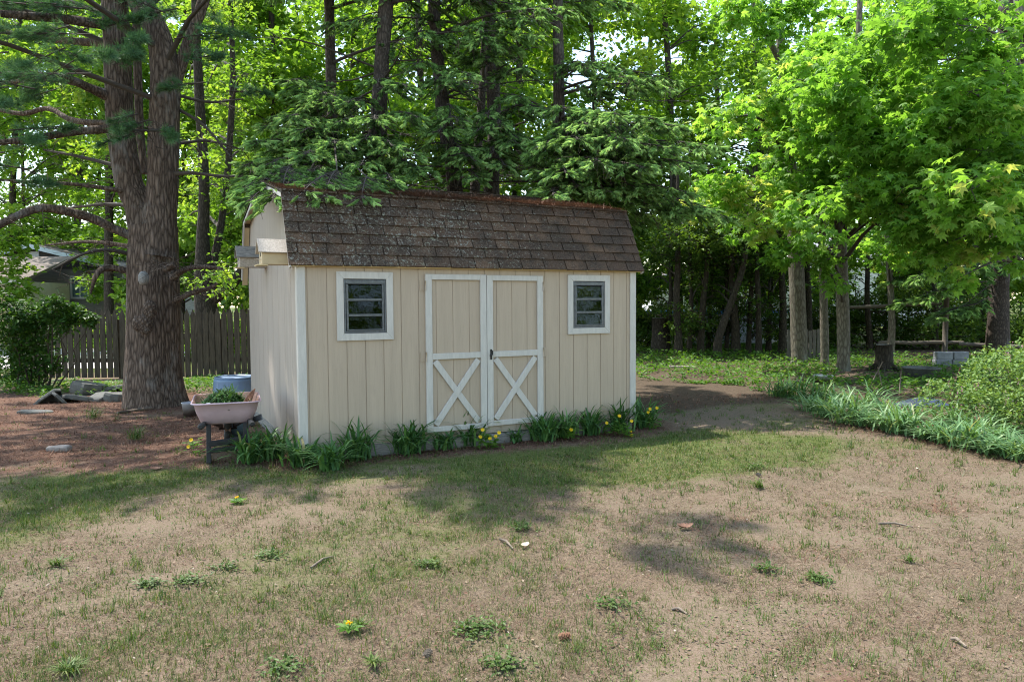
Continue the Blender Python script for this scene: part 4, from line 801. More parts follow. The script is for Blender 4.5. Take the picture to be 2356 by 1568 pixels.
# flowering shrub at the right edge
r = np.random.default_rng(77); p0 = G(2345, 1035)+[1.25, .35, 0]; sh = thing('flowering_shrub', 'large light green shrub dotted with pink flower spikes at the right edge', 'shrub', tuple(p0+[0, .55, 0])); mb = MB(); fm = []
cl = [(-.30, .35, .22, .42), (.15, -.02, .32, .50), (-.75, .55, .22, .34), (.45, .6, .5, .6), (-.15, .9, .48, .55), (.65, .1, .4, .55), (-.95, .95, .3, .35), (-.5, .25, .1, .3), (.1, 1.4, .6, .5), (.6, 1.3, .75, .5), (-.05, -.35, .12, .3)]
for x, y, z, rad in cl:
    n = int(1500*rad/.5); q = rdir(n, r)*(r.uniform(.35, 1, n)**.5)[:, None]*rad*[1.1, 1.1, .85]; q += fbm(q[:, 0]*3, q[:, 1]*3, 5, 3.)[:, None]*.08; pos = q+[x, y, z]; ok = pos[:, 2] > .01; pos = pos[ok]
    leafmass(mb, pos, r, .035, .065, OVAL_T, OVAL_F, .6, None, .05)
    k = int(6*rad/.5)
    for a in rdir(k, r): 
        a[2] = abs(a[2])*.8+.25; a /= np.linalg.norm(a); fm.append(np.array([x, y, z])+a*rad*[1.1, 1.1, .9])
mb.build('foliage', M['shrub'], sh); q = MB()
for x, y, z, rad in cl: q.tube(smooth([(x*.2, .5+.1*y, -.05), (x*.7, .3+.6*y, z*.6), (x, y, z+rad*.3)], 6), [.018, .013, .009, .007, .005, .003], 5)
q.build('stem', M['deadtwig'], sh)
for f in fm:
    q = MB(); m5 = 9; pos = f+np.stack([r.normal(0, .008, m5), r.normal(0, .008, m5), np.linspace(-.02, .06, m5)], 1); q.inst(OVAL_T, OVAL_F, pos, frames(rdir(m5, r), np.tile([0, 0, 1.], (m5, 1))), .022, r.uniform(0, 1, m5)); q.build('flower', M['pinkf'], sh)
# leafy ground cover behind the lawn on the right, and under the fence on the left
def cover(polys, n, seed, s0, s1, hmax, mt, label, name='ground_cover'):
    r = np.random.default_rng(seed); mb = MB()
    for poly, frac in polys:
        g = np.array([G(*p)[:2] for p in poly]); lo, hi = g.min(0), g.max(0); x = r.uniform(lo[0], hi[0], n*3); y = r.uniform(lo[1], hi[1], n*3); ok = inpoly(x, y, g.tolist()) & ~inshed(x, y) & (fbm(x, y, seed, 2.5) > -.35); x, y = x[ok][:int(n*frac)], y[ok][:int(n*frac)]
        z = r.uniform(.02, 1, len(x))**1.3*hmax*np.clip(.6+.5*fbm(x, y, seed+1, 1.8), .15, 1.3); leafmass(mb, np.stack([x, y, z], 1), r, s0, s1, OVAL_T, OVAL_F, .35, None, .05)
    return tag(mb.build(name, M[mt]), label, 'ground cover', kind='stuff')
cover([([(1462, 868), (1462, 800), (1650, 790), (1850, 800), (2150, 830), (2355, 800), (2355, 905), (2130, 915), (1980, 900), (1860, 905), (1760, 890), (1600, 872)], 1.)], 17000, 5, .05, .11, .30, 'cover', 'low leafy green ground cover filling the bed beneath the maples')
cover([([(0, 905), (0, 872), (130, 880), (300, 880), (300, 905), (120, 915)], .5), ([(425, 868), (570, 866), (572, 892), (425, 905)], .35), ([(1462, 872), (1700, 882), (1860, 930), (1790, 905), (1650, 885)], .3)], 4200, 8, .04, .09, .22, 'cover', 'sparse weeds growing at the foot of the picket fence', 'fence_weeds')
# leafy vine shrub on the left end of the fence
r = np.random.default_rng(91); p0 = G(95, 892); o = thing('vine_shrub', 'dark leafy vine shrub sprawling over the left end of the picket fence', 'shrub', tuple(p0)); mb = MB(); tw = MB()
for px, py, dd, rad, n in [(15, 745, .6, .45, 700), (70, 725, .4, .36, 700), (120, 712, .5, .3, 550), (165, 720, .5, .24, 420), (205, 735, .5, .18, 220), (40, 770, .3, .5, 900), (90, 760, .3, .45, 800), (20, 840, .2, .45, 600), (75, 830, .1, .45, 650), (150, 740, .5, .25, 260), (110, 830, .2, .35, 380), (15, 890, -.4, .4, 500), (60, 890, -.3, .3, 260), (5, 690, .6, .2, 160), (130, 690, .7, .14, 90)]:
    c_ = P(px, py, p0[1]-dd)-p0; q = rdir(n, r)*(r.uniform(.1, 1, n)**.45)[:, None]*rad; pos = q+c_; pos = pos[pos[:, 2] > .02]; leafmass(mb, pos, r, .05, .12, OVAL_T, OVAL_F, .6, None, .25)
    tw.tube(jit(np.linspace([c_[0]*.3, c_[1]*.3, 0], c_, 6), .07, r), np.linspace(.02, .005, 6), 5)
    for k in range(3): a = rdir(1, r)[0]*rad*1.2; tw.tube([c_, c_+a*.6+[0, 0, .05], c_+a], [.006, .004, .002], 4)
mb.build('foliage', M['vine'], o); tw.build('stem', M['twig'], o)

# ================================================================== TREES
def trunk(mb, pts, rad, n=12, rough=.03, rg=None, k=24):
    p = smooth(pts, k); rd = np.interp(np.linspace(0, 1, k), np.linspace(0, 1, len(rad)), rad); mb.tube(p, rd, n, rough=rough, rg=rg); return p
# ---- big white pine
pb = G(357, 930); PD = pb[1]
pine = thing('white_pine', 'massive white pine with furrowed forked trunk left of the shed', 'tree', tuple(pb)); r = np.random.default_rng(101)
def Q(px, py, dd=0): return P(px, py, PD+dd)-pb
sc_ = PD/FOC; tb = MB()
base = [(357, 955), (356, 925), (352, 870), (352, 800), (352, 700), (350, 600), (352, 520)]; br = [76, 67, 61, 57, 56, 54, 50]
p = [Q(x, y) for x, y in base]; rd = [b_*sc_ for b_ in br]; p = smooth(p, 40); rdd = np.interp(np.linspace(0, 1, 40), np.linspace(0, 1, 7), rd)
n = 28; th = np.arange(n)*2*PI/n; flare = np.clip(1-np.arange(40)/14, 0, 1)**2
V = np.array([[c_[0]+R0*math.cos(a)*(1+.05*math.sin(3*a+1)+.03*math.sin(7*a+k*.1)+fl*.22*max(0, math.sin(2.5*a+.4))), c_[1]+R0*math.sin(a)*(1+.05*math.sin(4*a)+.03*math.sin(9*a+k*.13)), c_[2]] for k, (c_, R0, fl) in enumerate(zip(p, rdd, flare)) for a in th])
i = np.arange(39)[:, None]*n; j = np.arange(n)[None]; tb.add(V, quads=np.stack([i+j, i+(j+1) % n, i+n+(j+1) % n, i+n+j], -1).reshape(-1, 4), smooth=True)
stems = [([(345, 560), (318, 470), (297, 420), (278, 300), (272, 180), (264, 0), (258, -260), (262, -620), (268, -1050)], [40, 32, 30, 29.5, 29, 28, 24, 17, 5], .12), ([(360, 590), (368, 500), (374, 420), (377, 300), (380, 190), (372, 110), (350, 50), (315, -10), (285, -240), (310, -620), (320, -900)], [42, 35, 33, 32.5, 32, 28, 26, 24, 21, 14, 5], -.1), ([(333, 400), (322, 300), (318, 200), (314, 60), (318, -200), (335, -600)], [9, 10, 10, 9.5, 9, 5], 1.3), ([(392, 230), (412, 160), (438, 86), (470, -4), (505, -150), (560, -420)], [16, 14, 13, 12.5, 10, 4], 0)]
sp = []
for q, rd, dd in stems: sp.append(trunk(tb, [Q(x, y, dd) for x, y in q], [a*sc_ for a in rd], 16, .02, r, 46))
tb.build('trunk', M['pinebark'], pine)
for k, (px, py, s_) in enumerate(((328, 640, .10), (343, 712, .13), (333, 745, .15), (318, 745, .11))):
    q = MB(); c_ = Q(px, py, -.78); q.lathe([(0, .05), (s_*.5, .05), (s_*.75, .035), (s_, .0), (s_*1.05, -.05)], 14); ob = q.build('knot', M['oldwood'] if k == 0 else M['pinebark'], pine); ob.location = c_; ob.rotation_euler = (PI/2, 0, .2*k); ob.scale = (.75, 1.1, 1)
limbs = [([(245, 222, 0), (200, 200, -.3), (150, 180, -.7), (60, 172, -1.1), (-60, 175, -1.6)], [11, 10, 9, 7, 5]), ([(250, 215, 0), (190, 196, .4), (110, 182, .6), (20, 190, .9), (-60, 195, 1.2)], [8, 7, 6, 5, 4]), ([(268, 296, 0), (205, 300, -.3), (140, 308, -.6), (62, 322, -1.), (-30, 330, -1.4)], [10, 9, 8, 7, 5]), ([(262, 285, 0), (170, 278, .5), (110, 250, .9), (50, 262, 1.1), (-40, 245, 1.3)], [8, 7, 6, 6, 4]), ([(318, 548, .0), (270, 530, -.2), (205, 500, -.5), (113, 479, -.9), (50, 492, -1.2), (-50, 545, -1.7)], [11, 10.5, 10, 9, 8, 6]),
 ([(280, 385, 0), (190, 362, .4), (100, 345, .7)], [5, 4, 2]), ([(300, 442, 0), (180, 425, -.4), (0, 414, -.9)], [6, 4, 2]), ([(310, 474, 0), (240, 470, .5), (150, 480, .9)], [5, 4, 2]), ([(320, 570, 0), (208, 556, .4), (104, 564, 1.)], [6, 4, 2]), ([(322, 590, 0), (250, 575, -.4), (190, 585, -.7), (120, 620, -1)], [5, 4, 3, 2]), ([(318, 628, 0), (249, 616, -.3), (222, 632, -.5), (208, 676, -.5)], [8, 7, 6, 2]), ([(250, 60, 0), (150, 45, -.5), (0, 32, -1.)], [12, 10, 8]), ([(250, 100, .1), (130, 92, .6), (-20, 70, 1.)], [10, 8, 5]),
 ([(395, 640, -.3), (430, 618, -.5), (478, 614, -.7), (511, 618, -.8)], [8, 6, 4.5, 3]), ([(395, 614, -.5), (382, 618, -.78), (402, 607, -.9)], [8, 7, 6]), ([(405, 690, -.2), (445, 672, -.4), (478, 664, -.5), (500, 652, -.5)], [7, 6, 5, 3]), ([(405, 400, -.3), (440, 398, -.5), (510, 405, -.7), (582, 407, -.9)], [5, 4, 3, 2]), ([(410, 220, 0), (480, 235, .3), (560, 228, .6)], [4, 3, 2]), ([(408, 250, 0), (470, 290, -.3), (530, 360, -.5)], [4, 3, 2]), ([(408, 330, 0), (480, 325, .4), (560, 345, .8)], [4, 3, 1.5]), ([(408, 290, 0), (360, 300, -.8), (300, 300, -1.2)], [4, 3, 2])]
LP = []
for q, rd in limbs:
    mb = MB(); pts = trunk(mb, [Q(x, y, d) for x, y, d in q], [a*sc_ for a in rd], 8, .04, r, 18)
    ns = 12 if rd[0] < 9 else 9; 
    for k in range(ns):                                    # bare dead twiglets
        a = pts[r.integers(5, 18)]; d = rdir(1, r)[0]*[1, 1, .5]; l = r.uniform(.25, .8); e = a+d*l+[0, 0, -.1*l]; mb.tube([a, (a+e)/2+[0, 0, .04], e], [.007, .005, .002], 4)
        for _ in range(2): f = rdir(1, r)[0]*[1, 1, .5]*l*.4; mb.tube([(a+e)/2, (a+e)/2+f], [.004, .002], 3)
    mb.build('limb', M['pinebark'] if rd[0] > 5 else M['twig'], pine); LP.append(pts)
pf = MB(); pw = MB()
def pine_spray(c_, d, ln, n, s=1.):
    d = d/np.linalg.norm(d); t = r.uniform(.1, 1, n)**.6; off = rdir(n, r)*(.26*(1.15-t))[:, None]*ln*[1, 1, .6]
    pos = c_+d*(t*ln)[:, None]+off-[0, 0, .06]*(t**2*ln)[:, None]; ax = d*1.1+off*2.5/ln+rdir(n, r)*.35+[0, 0, .2]
    pf.inst(PINE_T, PINE_F, pos, frames(ax, np.tile([0, 0, 1.], (n, 1))+.01), r.uniform(.10, .145, n)*s, np.clip(r.normal(.5, .22, n), 0, 1)); e = c_+d*ln
    pw.tube([c_, (c_+e)/2, e], [.012, .008, .003], 4)
    for k in range(0, n, 2): pw.tube([c_+d*t[k]*ln*.7, pos[k]], [.004, .002], 3, cap=False)
vis = [(40, 60), (100, 40), (160, 60), (210, 80), (90, 100), (150, 110), (200, 130), (20, 120), (60, 140), (110, 150), (230, 110), (250, 60), (300, 100), (190, 20), (130, 10), (60, 10), (10, 30), (20, 200), (80, 205), (30, 245), (130, 205), (20, 300), (50, 310), (10, 350), (70, 390), (30, 420), (90, 330), (410, 20), (440, 55), (400, 90), (430, 140), (470, 190), (520, 210), (210, 170), (260, 150), (10, 90), (170, 140), (70, 75), (380, 30), (240, 30), (280, 130), (5, 60), (120, 75), (200, 50), (40, 170)]
for k, (x, y) in enumerate(vis): pine_spray(Q(x, y, r.uniform(-2., .3) if x < 260 else r.uniform(-1.1, -.6)), np.array([r.choice([-1, 1])*r.uniform(.3, 1), r.uniform(-1, .3), r.uniform(-.2, .1)]), r.uniform(.6, 1.0), 48, 1.15)
for x, y in ((262, 285), (300, 280), (330, 300), (365, 295), (290, 315), (345, 275), (395, 300), (318, 262)): pine_spray(Q(x, y, -1.1), np.array([r.uniform(-.8, .8), -.5, -.3]), .42, 22)
# unseen high crown, pruned so its shadow misses the sun patches
N = 900; h = r.uniform(5.5, 15.5, N); a = r.uniform(0, 2*PI, N); R0 = np.clip(4.6*(1-(h-5)/12.5), .5, 4.6)*r.uniform(.25, 1, N)**.6; c_ = np.stack([R0*np.cos(a)-.5, R0*np.sin(a)*.9, h], 1)
keep = ~sunlit(c_+pb) & (proj(c_+pb)[:, 1] < 20); c_ = c_[keep]
for q in c_[:420]: pine_spray(q, q*[1, 1, 0]+[0, 0, .3]+rdir(1, r)[0]*.8, r.uniform(.6, 1.0), 16, 1.5)
for q in c_[:120]: 
    b_ = sp[r.integers(0, 2)]; kk = np.argmin(np.abs(b_[:, 2]-(q[2]-.5))); pw.tube([b_[kk], (b_[kk]+q)/2+[0, 0, .15], q], [.05, .035, .015], 5)
for poly, m_ in (([(930, 1150), (1010, 1095), (1290, 1095), (1300, 1180), (1060, 1205)], 60), ([(1470, 1180), (1710, 1180), (1710, 1295), (1560, 1310), (1460, 1270)], 26), ([(0, 1100), (420, 1090), (420, 1120), (150, 1195), (0, 1235)], 60), ([(-100, 915), (420, 905), (560, 990), (480, 1065), (200, 1095), (-100, 1100)], 110)):
    g = np.array([G(*q)[:2] for q in poly]); lo, hi = g.min(0), g.max(0)      # unseen sprays added up the sun's rays to shade these lawn patches
    for k in range(m_):
        gp3 = np.array([r.uniform(lo[0], hi[0]), r.uniform(lo[1], hi[1]), 0.])
        if inpoly(gp3[:1], gp3[1:2], g.tolist())[0]: q = gp3+SUN*(r.uniform(11.5, 15.)/SUN[2])-pb; dv = q*[1, 1, 0]+rdir(1, r)[0]*.8; dv /= np.linalg.norm(dv); pine_spray(q-dv*.4, dv, r.uniform(.5, .8), 16, 1.4)
pf.build('crown', M['pine'], pine); pw.build('twigs', M['twig'], pine)

# ---- spruces behind the shed
def bough(fm, wm, dm, A, B, r, dens=1., wid=.36, sag=.25, bare=.35, dead=.5, tuft=.10, hang=.5, r0=None):
    A, B = np.array(A, float), np.array(B, float); ln = np.linalg.norm(B-A); mid = (A+B)/2+[0, 0, sag*ln*.5]; k = 14; t = np.linspace(0, 1, k)[:, None]
    p = (1-t)**2*A+2*t*(1-t)*mid+t*t*B; wm.tube(p, np.linspace(r0 or .028*min(1, ln/2.5)+.006, .004, k), 5)
    d0 = (B-A)/ln; side = np.cross(d0, [0, 0, 1.]); side /= np.linalg.norm(side); pos = []; dirs = []; vs = []
    n2 = int(ln*15*dens)
    for q in range(n2):
        u = 1-r.uniform(0, 1-bare*.6)**1.1 if r.uniform() > .25 else r.uniform(bare*.5, 1)
        c_ = np.array([np.interp(u, t[:, 0], p[:, x]) for x in range(3)]); l2 = (wid*ln*(1-u)**.7*.75+.14)*r.uniform(.55, 1.1); sg = r.choice([-1, 1])
        d = d0*r.uniform(.5, .9)+side*sg*r.uniform(.5, 1)+[0, 0, r.uniform(-hang, .12)]; d /= np.linalg.norm(d); e = c_+d*l2-[0, 0, .22*l2]
        isdead = r.uniform() < dead*(1-u)*1.2
        wm.tube([c_, (c_+e)/2+[0, 0, .03*l2], e], [.006, .0045, .002], 3, cap=False)
        if isdead:
            for _ in range(3): f = c_+(e-c_)*r.uniform(.2, .9); dm.tube([f, f+rdir(1, r)[0]*[.15, .15, .1]-[0, 0, r.uniform(.05, .2)]], [.004, .002], 3, cap=False, v=r.uniform(.6, 1))
            continue
        m_ = max(2, int(l2/.030)); uu = r.uniform(.12, 1, m_)**.8; cc = c_+(e-c_)*uu[:, None]+np.array([0, 0, 1])*(.03*l2*4*uu*(1-uu))[:, None]
        s2 = np.cross(d, [0, 0, 1.]); s2 /= np.linalg.norm(s2)+1e-9; dd = d+s2*r.choice([-1, 1], m_)[:, None]*r.uniform(.1, .9, m_)[:, None]+np.array([0, 0, 1.])*r.uniform(-.75, .1, m_)[:, None]
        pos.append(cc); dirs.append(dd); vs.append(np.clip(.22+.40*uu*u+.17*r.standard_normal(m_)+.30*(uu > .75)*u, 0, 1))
    if pos:
        pos = np.concatenate(pos); dirs = np.concatenate(dirs); vs = np.concatenate(vs); N = len(pos)
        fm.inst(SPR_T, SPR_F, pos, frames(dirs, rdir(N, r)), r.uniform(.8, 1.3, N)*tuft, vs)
class Spruce:
    def __init__(s, label, pts, rads, depth, seed, name='spruce', group='spruces behind the shed', bark='sprucebark'):
        s.r = np.random.default_rng(seed); b0 = P(pts[0][0], pts[0][1], depth); 
        g = P(pts[0][0], 705+CH*FOC/depth, depth); s.base = np.array([g[0], depth, 0]); s.o = thing(name, label, 'tree', tuple(s.base), 0, group); s.tb = MB(); s.fm = MB(); s.wm = MB(); s.dm = s.wm; s.bark = bark
        q = [np.array([0, 0, -.1])]+[P(x, y, depth)-s.base for x, y in pts]; s.sc = depth/FOC; s.p = trunk(s.tb, q, [rads[0]*1.25*s.sc]+[a*s.sc for a in rads], 12, .04, s.r, 36)
    def at(s, z): return np.array([np.interp(z, s.p[:, 2], s.p[:, k]) for k in range(2)]+[z])
    def bough(s, px, py, d, rise=.25, **kw):
        B = P(px, py, d)-s.base; A = s.at(max(.5, B[2]+rise)); bough(s.fm, s.wm, s.dm, A, B, s.r, **kw)
    def over(s, px, py, d):                # a long limb that carries its spray across the roof crest
        B = P(px, py, d)-s.base; T = s.at(s.r.uniform(3.8, 5.2)); A = B+(T-B)*s.r.uniform(.24, .32)+[s.r.uniform(-.3, .3), 0, 0]; A[2] = max(B[2]+.45, 3.32)+s.r.uniform(0, .15)
        s.wm.tube(smooth([T, (T+A)/2+[0, 0, .1], A], 8), np.linspace(.03, .010, 8), 5); bough(s.fm, s.wm, s.dm, A, B, s.r, sag=.12, bare=.05, wid=s.r.uniform(.3, .45), hang=.5, dens=1.5, dead=.2, r0=.011)
    def dead(s, z, az, ln, slope=-.1):
        A = s.at(z); B = A+np.array([math.cos(az)*ln, math.sin(az)*ln, slope*ln]); m_ = (A+B)/2+s.r.standard_normal(3)*.06*ln; p = smooth([A, m_, B], 8); s.wm.tube(p, np.linspace(.022, .004, 8), 5)
        for k in range(int(ln*9)):
            f = p[s.r.integers(1, 8)]; l = s.r.uniform(.15, .55); e = f+rdir(1, s.r)[0]*[l, l, l*.5]-[0, 0, l*.3]; s.wm.tube([f, (f+e)/2+[0, 0, .03], e], [.006, .004, .0015], 3, cap=False)
    def top(s, z0, z1, rad, n, sun=True):  # unseen upper boughs, left out where they would shade the sun patches
        for _ in range(n):
            z = s.r.uniform(z0, z1); a = s.r.uniform(0, 2*PI); l = rad*(1-(z-z0)/(z1-z0+1.5))*s.r.uniform(.6, 1.1)+.3; A = s.at(z); B = A+[l*math.cos(a), l*math.sin(a), -.12*l]
            k = 6; tt = np.linspace(.35, 1, k)[:, None]; q = A+(B-A)*tt+s.base
            lit = sunlit(q)
            if sun and lit.mean() > .3: continue
            if proj(q)[:, 1].max() > -15: continue
            s.wm.tube([A, B], [.03, .006], 4); m_ = int(26*l); u = s.r.uniform(.2, 1, m_); c_ = A+(B-A)*u[:, None]+s.r.standard_normal((m_, 3))*[.28, .28, .10]*(1.25-u)[:, None]*l*.5
            if sun: c_ = c_[~sunlit(c_+s.base)]
            s.fm.inst(SPRX_T, SPRX_F, c_, frames((B-A)+rdir(len(c_), s.r)*l*.7, rdir(len(c_), s.r)), s.r.uniform(.25, .42, len(c_)), s.r.uniform(0, .8, len(c_)))
    def done(s):
        s.tb.build('trunk', M[s.bark], s.o)
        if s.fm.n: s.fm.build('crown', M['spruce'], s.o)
        if s.wm.n: s.wm.build('branches', M['twig'], s.o)
SA = Spruce('thick dark spruce trunk rising behind the left part of the shed roof', [(862, 440), (870, 280), (880, 120), (888, 0), (895, -300), (900, -700), (903, -1100)], [21, 19, 17, 17, 14, 9, 2], 13.2, 11)
SA2 = Spruce('slender dark spruce behind the shed near its left roof end', [(768, 440), (762, 200), (757, 0), (752, -350), (750, -800)], [13, 12, 11.5, 9, 2], 14.6, 12)
SB = Spruce('leaning spruce trunk behind the middle of the shed roof', [(1046, 440), (1030, 330), (1013, 200), (1003, 80), (998, 0), (992, -300), (990, -900)], [19, 17, 15.5, 14, 13.5, 11, 2], 13.8, 13)
SC = Spruce('dark spruce trunk right of the leaning one behind the shed roof', [(1130, 450), (1138, 300), (1128, 120), (1124, 0), (1122, -300), (1120, -850)], [18, 16, 14.5, 14, 11, 2], 14.4, 14)
SD = Spruce('thin spruce squeezed between two thicker spruce trunks behind the roof', [(1092, 450), (1104, 290), (1112, 150), (1116, 0), (1118, -300)], [11, 9, 8, 7, 3], 15.2, 15)
SE = Spruce('bushy spruce spreading bright boughs past the right end of the roof', [(1290, 470), (1286, 300), (1284, 100), (1282, -50), (1280, -420), (1280, -900)], [15, 14, 12, 11, 8, 2], 13.4, 16)
for x, y, d in ((620, 375, 10.2), (700, 355, 10.2), (590, 330, 10.8), (660, 268, 11), (745, 215, 11.2), (650, 405, 10), (720, 395, 10), (560, 380, 11), (800, 420, 10.4), (610, 290, 11.5), (700, 300, 10.8), (770, 330, 10.6)): SA2.bough(x, y, d, .35, hang=.55)
for x, y, d in ((800, 235, 11.4), (860, 275, 11), (935, 200, 11.4), (900, 335, 11), (955, 355, 11), (830, 380, 10.6), (900, 415, 10.6), (780, 280, 11.2), (870, 190, 11.6), (960, 270, 11.2), (840, 320, 11), (700, 240, 11.6), (990, 400, 11.4)): SA.bough(x, y, d, .4, hang=.5)
for x, y, d in ((1010, 305, 11.6), (1060, 345, 11.6), (1000, 185, 12), (1090, 370, 11.6), (1040, 250, 12), (950, 150, 12.2), (1100, 410, 11.8)): SB.bough(x, y, d, .4)
for x, y, d in ((1100, 300, 12), (1150, 285, 12), (1200, 225, 12.2), (1120, 135, 12.6), (1180, 110, 12.6), (1230, 160, 12.2), (1160, 380, 12), (1190, 330, 12), (1250, 250, 12.2)): SC.bough(x, y, d, .4)
for x, y, d in ((1300, 250, 11.4), (1260, 330, 11), (1330, 320, 10.6), (1420, 262, 10.6), (1500, 272, 10.6), (1560, 290, 10.6), (1650, 338, 10.8), (1600, 378, 10.8), (1480, 385, 10.4), (1380, 372, 10.4), (1300, 398, 10.6), (1270, 448, 10.6), (1640, 480, 11.2), (1580, 442, 11), (1680, 500, 11.6), (1500, 185, 11.8), (1420, 150, 12), (1550, 205, 12), (1350, 145, 12), (1440, 320, 10.4), (1540, 340, 10.5), (1400, 440, 11), (1500, 440, 11.2), (1350, 285, 10.8), (1240, 400, 11.2), (1330, 430, 11)): SE.bough(x, y, d, .3, wid=.42, dens=1.25, dead=.35)
for x, y, d in ((575, 462, 8.0), (625, 455, 7.8), (690, 448, 7.7), (560, 435, 8.6), (745, 452, 7.85), (832, 455, 8.0), (650, 432, 8.3), (790, 432, 8.4), (600, 420, 8.8)): SA2.over(x, y, d)
for S_, n_, lo, hi in ((SA2, 6, 560, 860), (SA, 4, 700, 1050), (SB, 3, 850, 1200), (SC, 4, 980, 1350), (SE, 3, 1220, 1680)):
    for k in range(n_): S_.bough(S_.r.uniform(lo, hi), S_.r.uniform(140, 430), S_.r.uniform(11.2, 13), .4, dens=.9)
for S_, zs in ((SA, 16), (SA2, 10), (SB, 14), (SC, 12), (SD, 9), (SE, 14)):
    for k in range(zs): S_.dead(S_.r.uniform(2.7, 6.2), S_.r.uniform(0, 2*PI), S_.r.uniform(1., 2.6), S_.r.uniform(-.25, .15))
    for k in range(2): S_.bough(S_.r.uniform(720, 1500), S_.r.uniform(-60, 120), S_.r.uniform(11.6, 13.4), .4)
SA.top(7, 17.5, 2.8, 80); SA2.top(7, 14, 2.3, 40); SB.top(7, 16.5, 2.8, 45); SC.top(7, 16, 2.8, 45); SD.top(7, 12, 1.6, 12); SE.top(7, 17, 3.0, 26)
for S_ in (SA, SA2, SB, SC, SD, SE): S_.done()
# big dark spruce on the right
SR = Spruce('tall dark trunk with scaly bark beyond the flowering shrub at the right', [(2297, 700), (2300, 500), (2306, 300), (2312, 100), (2318, -60), (2326, -500)], [21, 20, 18, 17, 16, 8], 22., 18, 'old_spruce', 'trees beyond the right border')
for x, y, d in ((2180, 650, 20.5), (2120, 690, 20.8), (2220, 720, 21), (2100, 640, 21), (2160, 590, 21), (2060, 700, 21.5), (2040, 650, 22), (2240, 620, 20.6), (2350, 640, 21), (2080, 600, 22), (2130, 740, 21), (2350, 560, 21)): SR.bough(x, y, d, .5, dens=.55, dead=.45, tuft=.2)
for k in range(16): SR.dead(SR.r.uniform(2.2, 6), SR.r.uniform(0, 2*PI), SR.r.uniform(1.4, 3.2), SR.r.uniform(-.3, .1))
SR.done()

# ---- broadleaved trees
def broadleaf(name, label, cat, base, stems, clumps, bark, leaf, T, F, s0, s1, seed, group=None, n=300, droop=.35, flat=.5, twig=3, rad_squash=.75, sunprune=False):
    r = np.random.default_rng(seed); o = thing(name, label, cat, tuple(base), 0, group); tb = MB(); P_ = []
    for q, rd in stems: P_.append(trunk(tb, [np.array(a)-base for a in q], rd, 10, .035, r, 22))
    allp = np.concatenate(P_); lm = MB(); bm = MB()
    for (c_, rad, k) in clumps:
        c_ = np.array(c_)-base; m_ = int(n*k); 
        # twig ends: leaves gather round several twig tips
        nt_ = max(3, m_//9); tips = rdir(nt_, r)*(r.uniform(.15, 1, nt_)**.5)[:, None]*rad*[1, 1, rad_squash]+c_; w_ = r.integers(0, nt_, m_)
        pos = tips[w_]+r.standard_normal((m_, 3))*[.16, .16, .10]*(.5+rad*.4); out = (tips[w_]-c_)/rad*.5
        if sunprune: kk = ~sunlit(pos+base) | (proj(pos+base)[:, 1] > -10); pos, out = pos[kk], out[kk]
        leafmass(lm, pos, r, s0, s1, T, F, flat, np.clip(r.normal(.45, .2)+r.normal(0, .18, len(pos)), 0, 1), droop, out)
        cand = allp[allp[:, 2] < c_[2]+.1]; cand = cand if len(cand) else allp[:1]; dd = np.linalg.norm(cand-c_, axis=1)+np.abs(c_[2]-cand[:, 2]-.4)*.5; a = cand[np.argmin(dd)]
        md = (a+c_)/2+[0, 0, .12*np.linalg.norm(c_-a)]; bm.tube(smooth([a, md, c_], 7), np.linspace(.012+.012*np.linalg.norm(c_-a), .008, 7), 5)
        for q in range(twig): e = tips[r.integers(0, nt_)]; bm.tube([c_, (c_+e)/2+r.standard_normal(3)*.05, e], [.009, .006, .003], 3, cap=False)
    tb.build('trunk', M[bark], o); bm.build('branches', M['twig'] if bark != 'palebark' else M['deadtwig'], o); lm.build('crown', M[leaf], o); return o
def vtrunk(pts, rads, depth, dz=0):
    g = P(pts[0][0], 705+CH*FOC/depth, depth); b_ = np.array([g[0], depth, 0.]); q = [b_-[0, 0, .1]]+[P(x, y, depth) for x, y in pts]; s_ = depth/FOC; return b_, [(q, [rads[0]*1.3*s_]+[a*s_ for a in rads])]
# three maples at right
R3 = np.random.default_rng(301)
def rclumps(n, poly, d0, d1, r0, r1, k0=.7, k1=1.3):
    xs = [p[0] for p in poly]; ys = [p[1] for p in poly]; o = []
    while len(o) < n:
        x, y = R3.uniform(min(xs), max(xs)), R3.uniform(min(ys), max(ys))
        if inpoly(np.array([x]), np.array([y]), poly)[0]: o.append((P(x, y, R3.uniform(d0, d1)), R3.uniform(r0, r1), R3.uniform(k0, k1)))
    return o
b1, st1 = vtrunk([(1838, 820), (1832, 640), (1822, 450), (1806, 250), (1797, 120), (1790, 0), (1780, -250)], [18, 17, 15, 12, 10, 9, 4], 19.3)
st1.append(([P(1790, 135, 19.3), P(1770, 95, 19.1), P(1748, 50, 19), P(1725, -20, 18.8)], [.08, .07, .06, .05]))
c1 = rclumps(20, [(1620, 420), (1660, 250), (1760, 150), (1880, 60), (1930, 250), (1900, 430), (1760, 560), (1650, 560)], 15., 18.5, .55, .95)+rclumps(5, [(1690, 0), (1840, 0), (1850, 70), (1700, 90)], 17, 19, .5, .8)
broadleaf('maple', 'grey barked maple with the thickest trunk of the pair in the right bed', 'tree', b1, st1, c1, 'maplebark', 'maple', MAPLE_T, MAPLE_F, .10, .18, 41, 'maples in the right bed', 230, .55)
b2, st2 = vtrunk([(1940, 830), (1938, 700), (1934, 560), (1938, 420), (1960, 250), (1975, 80), (1980, -150)], [14.5, 14, 13, 11, 9, 7, 4], 17.5)
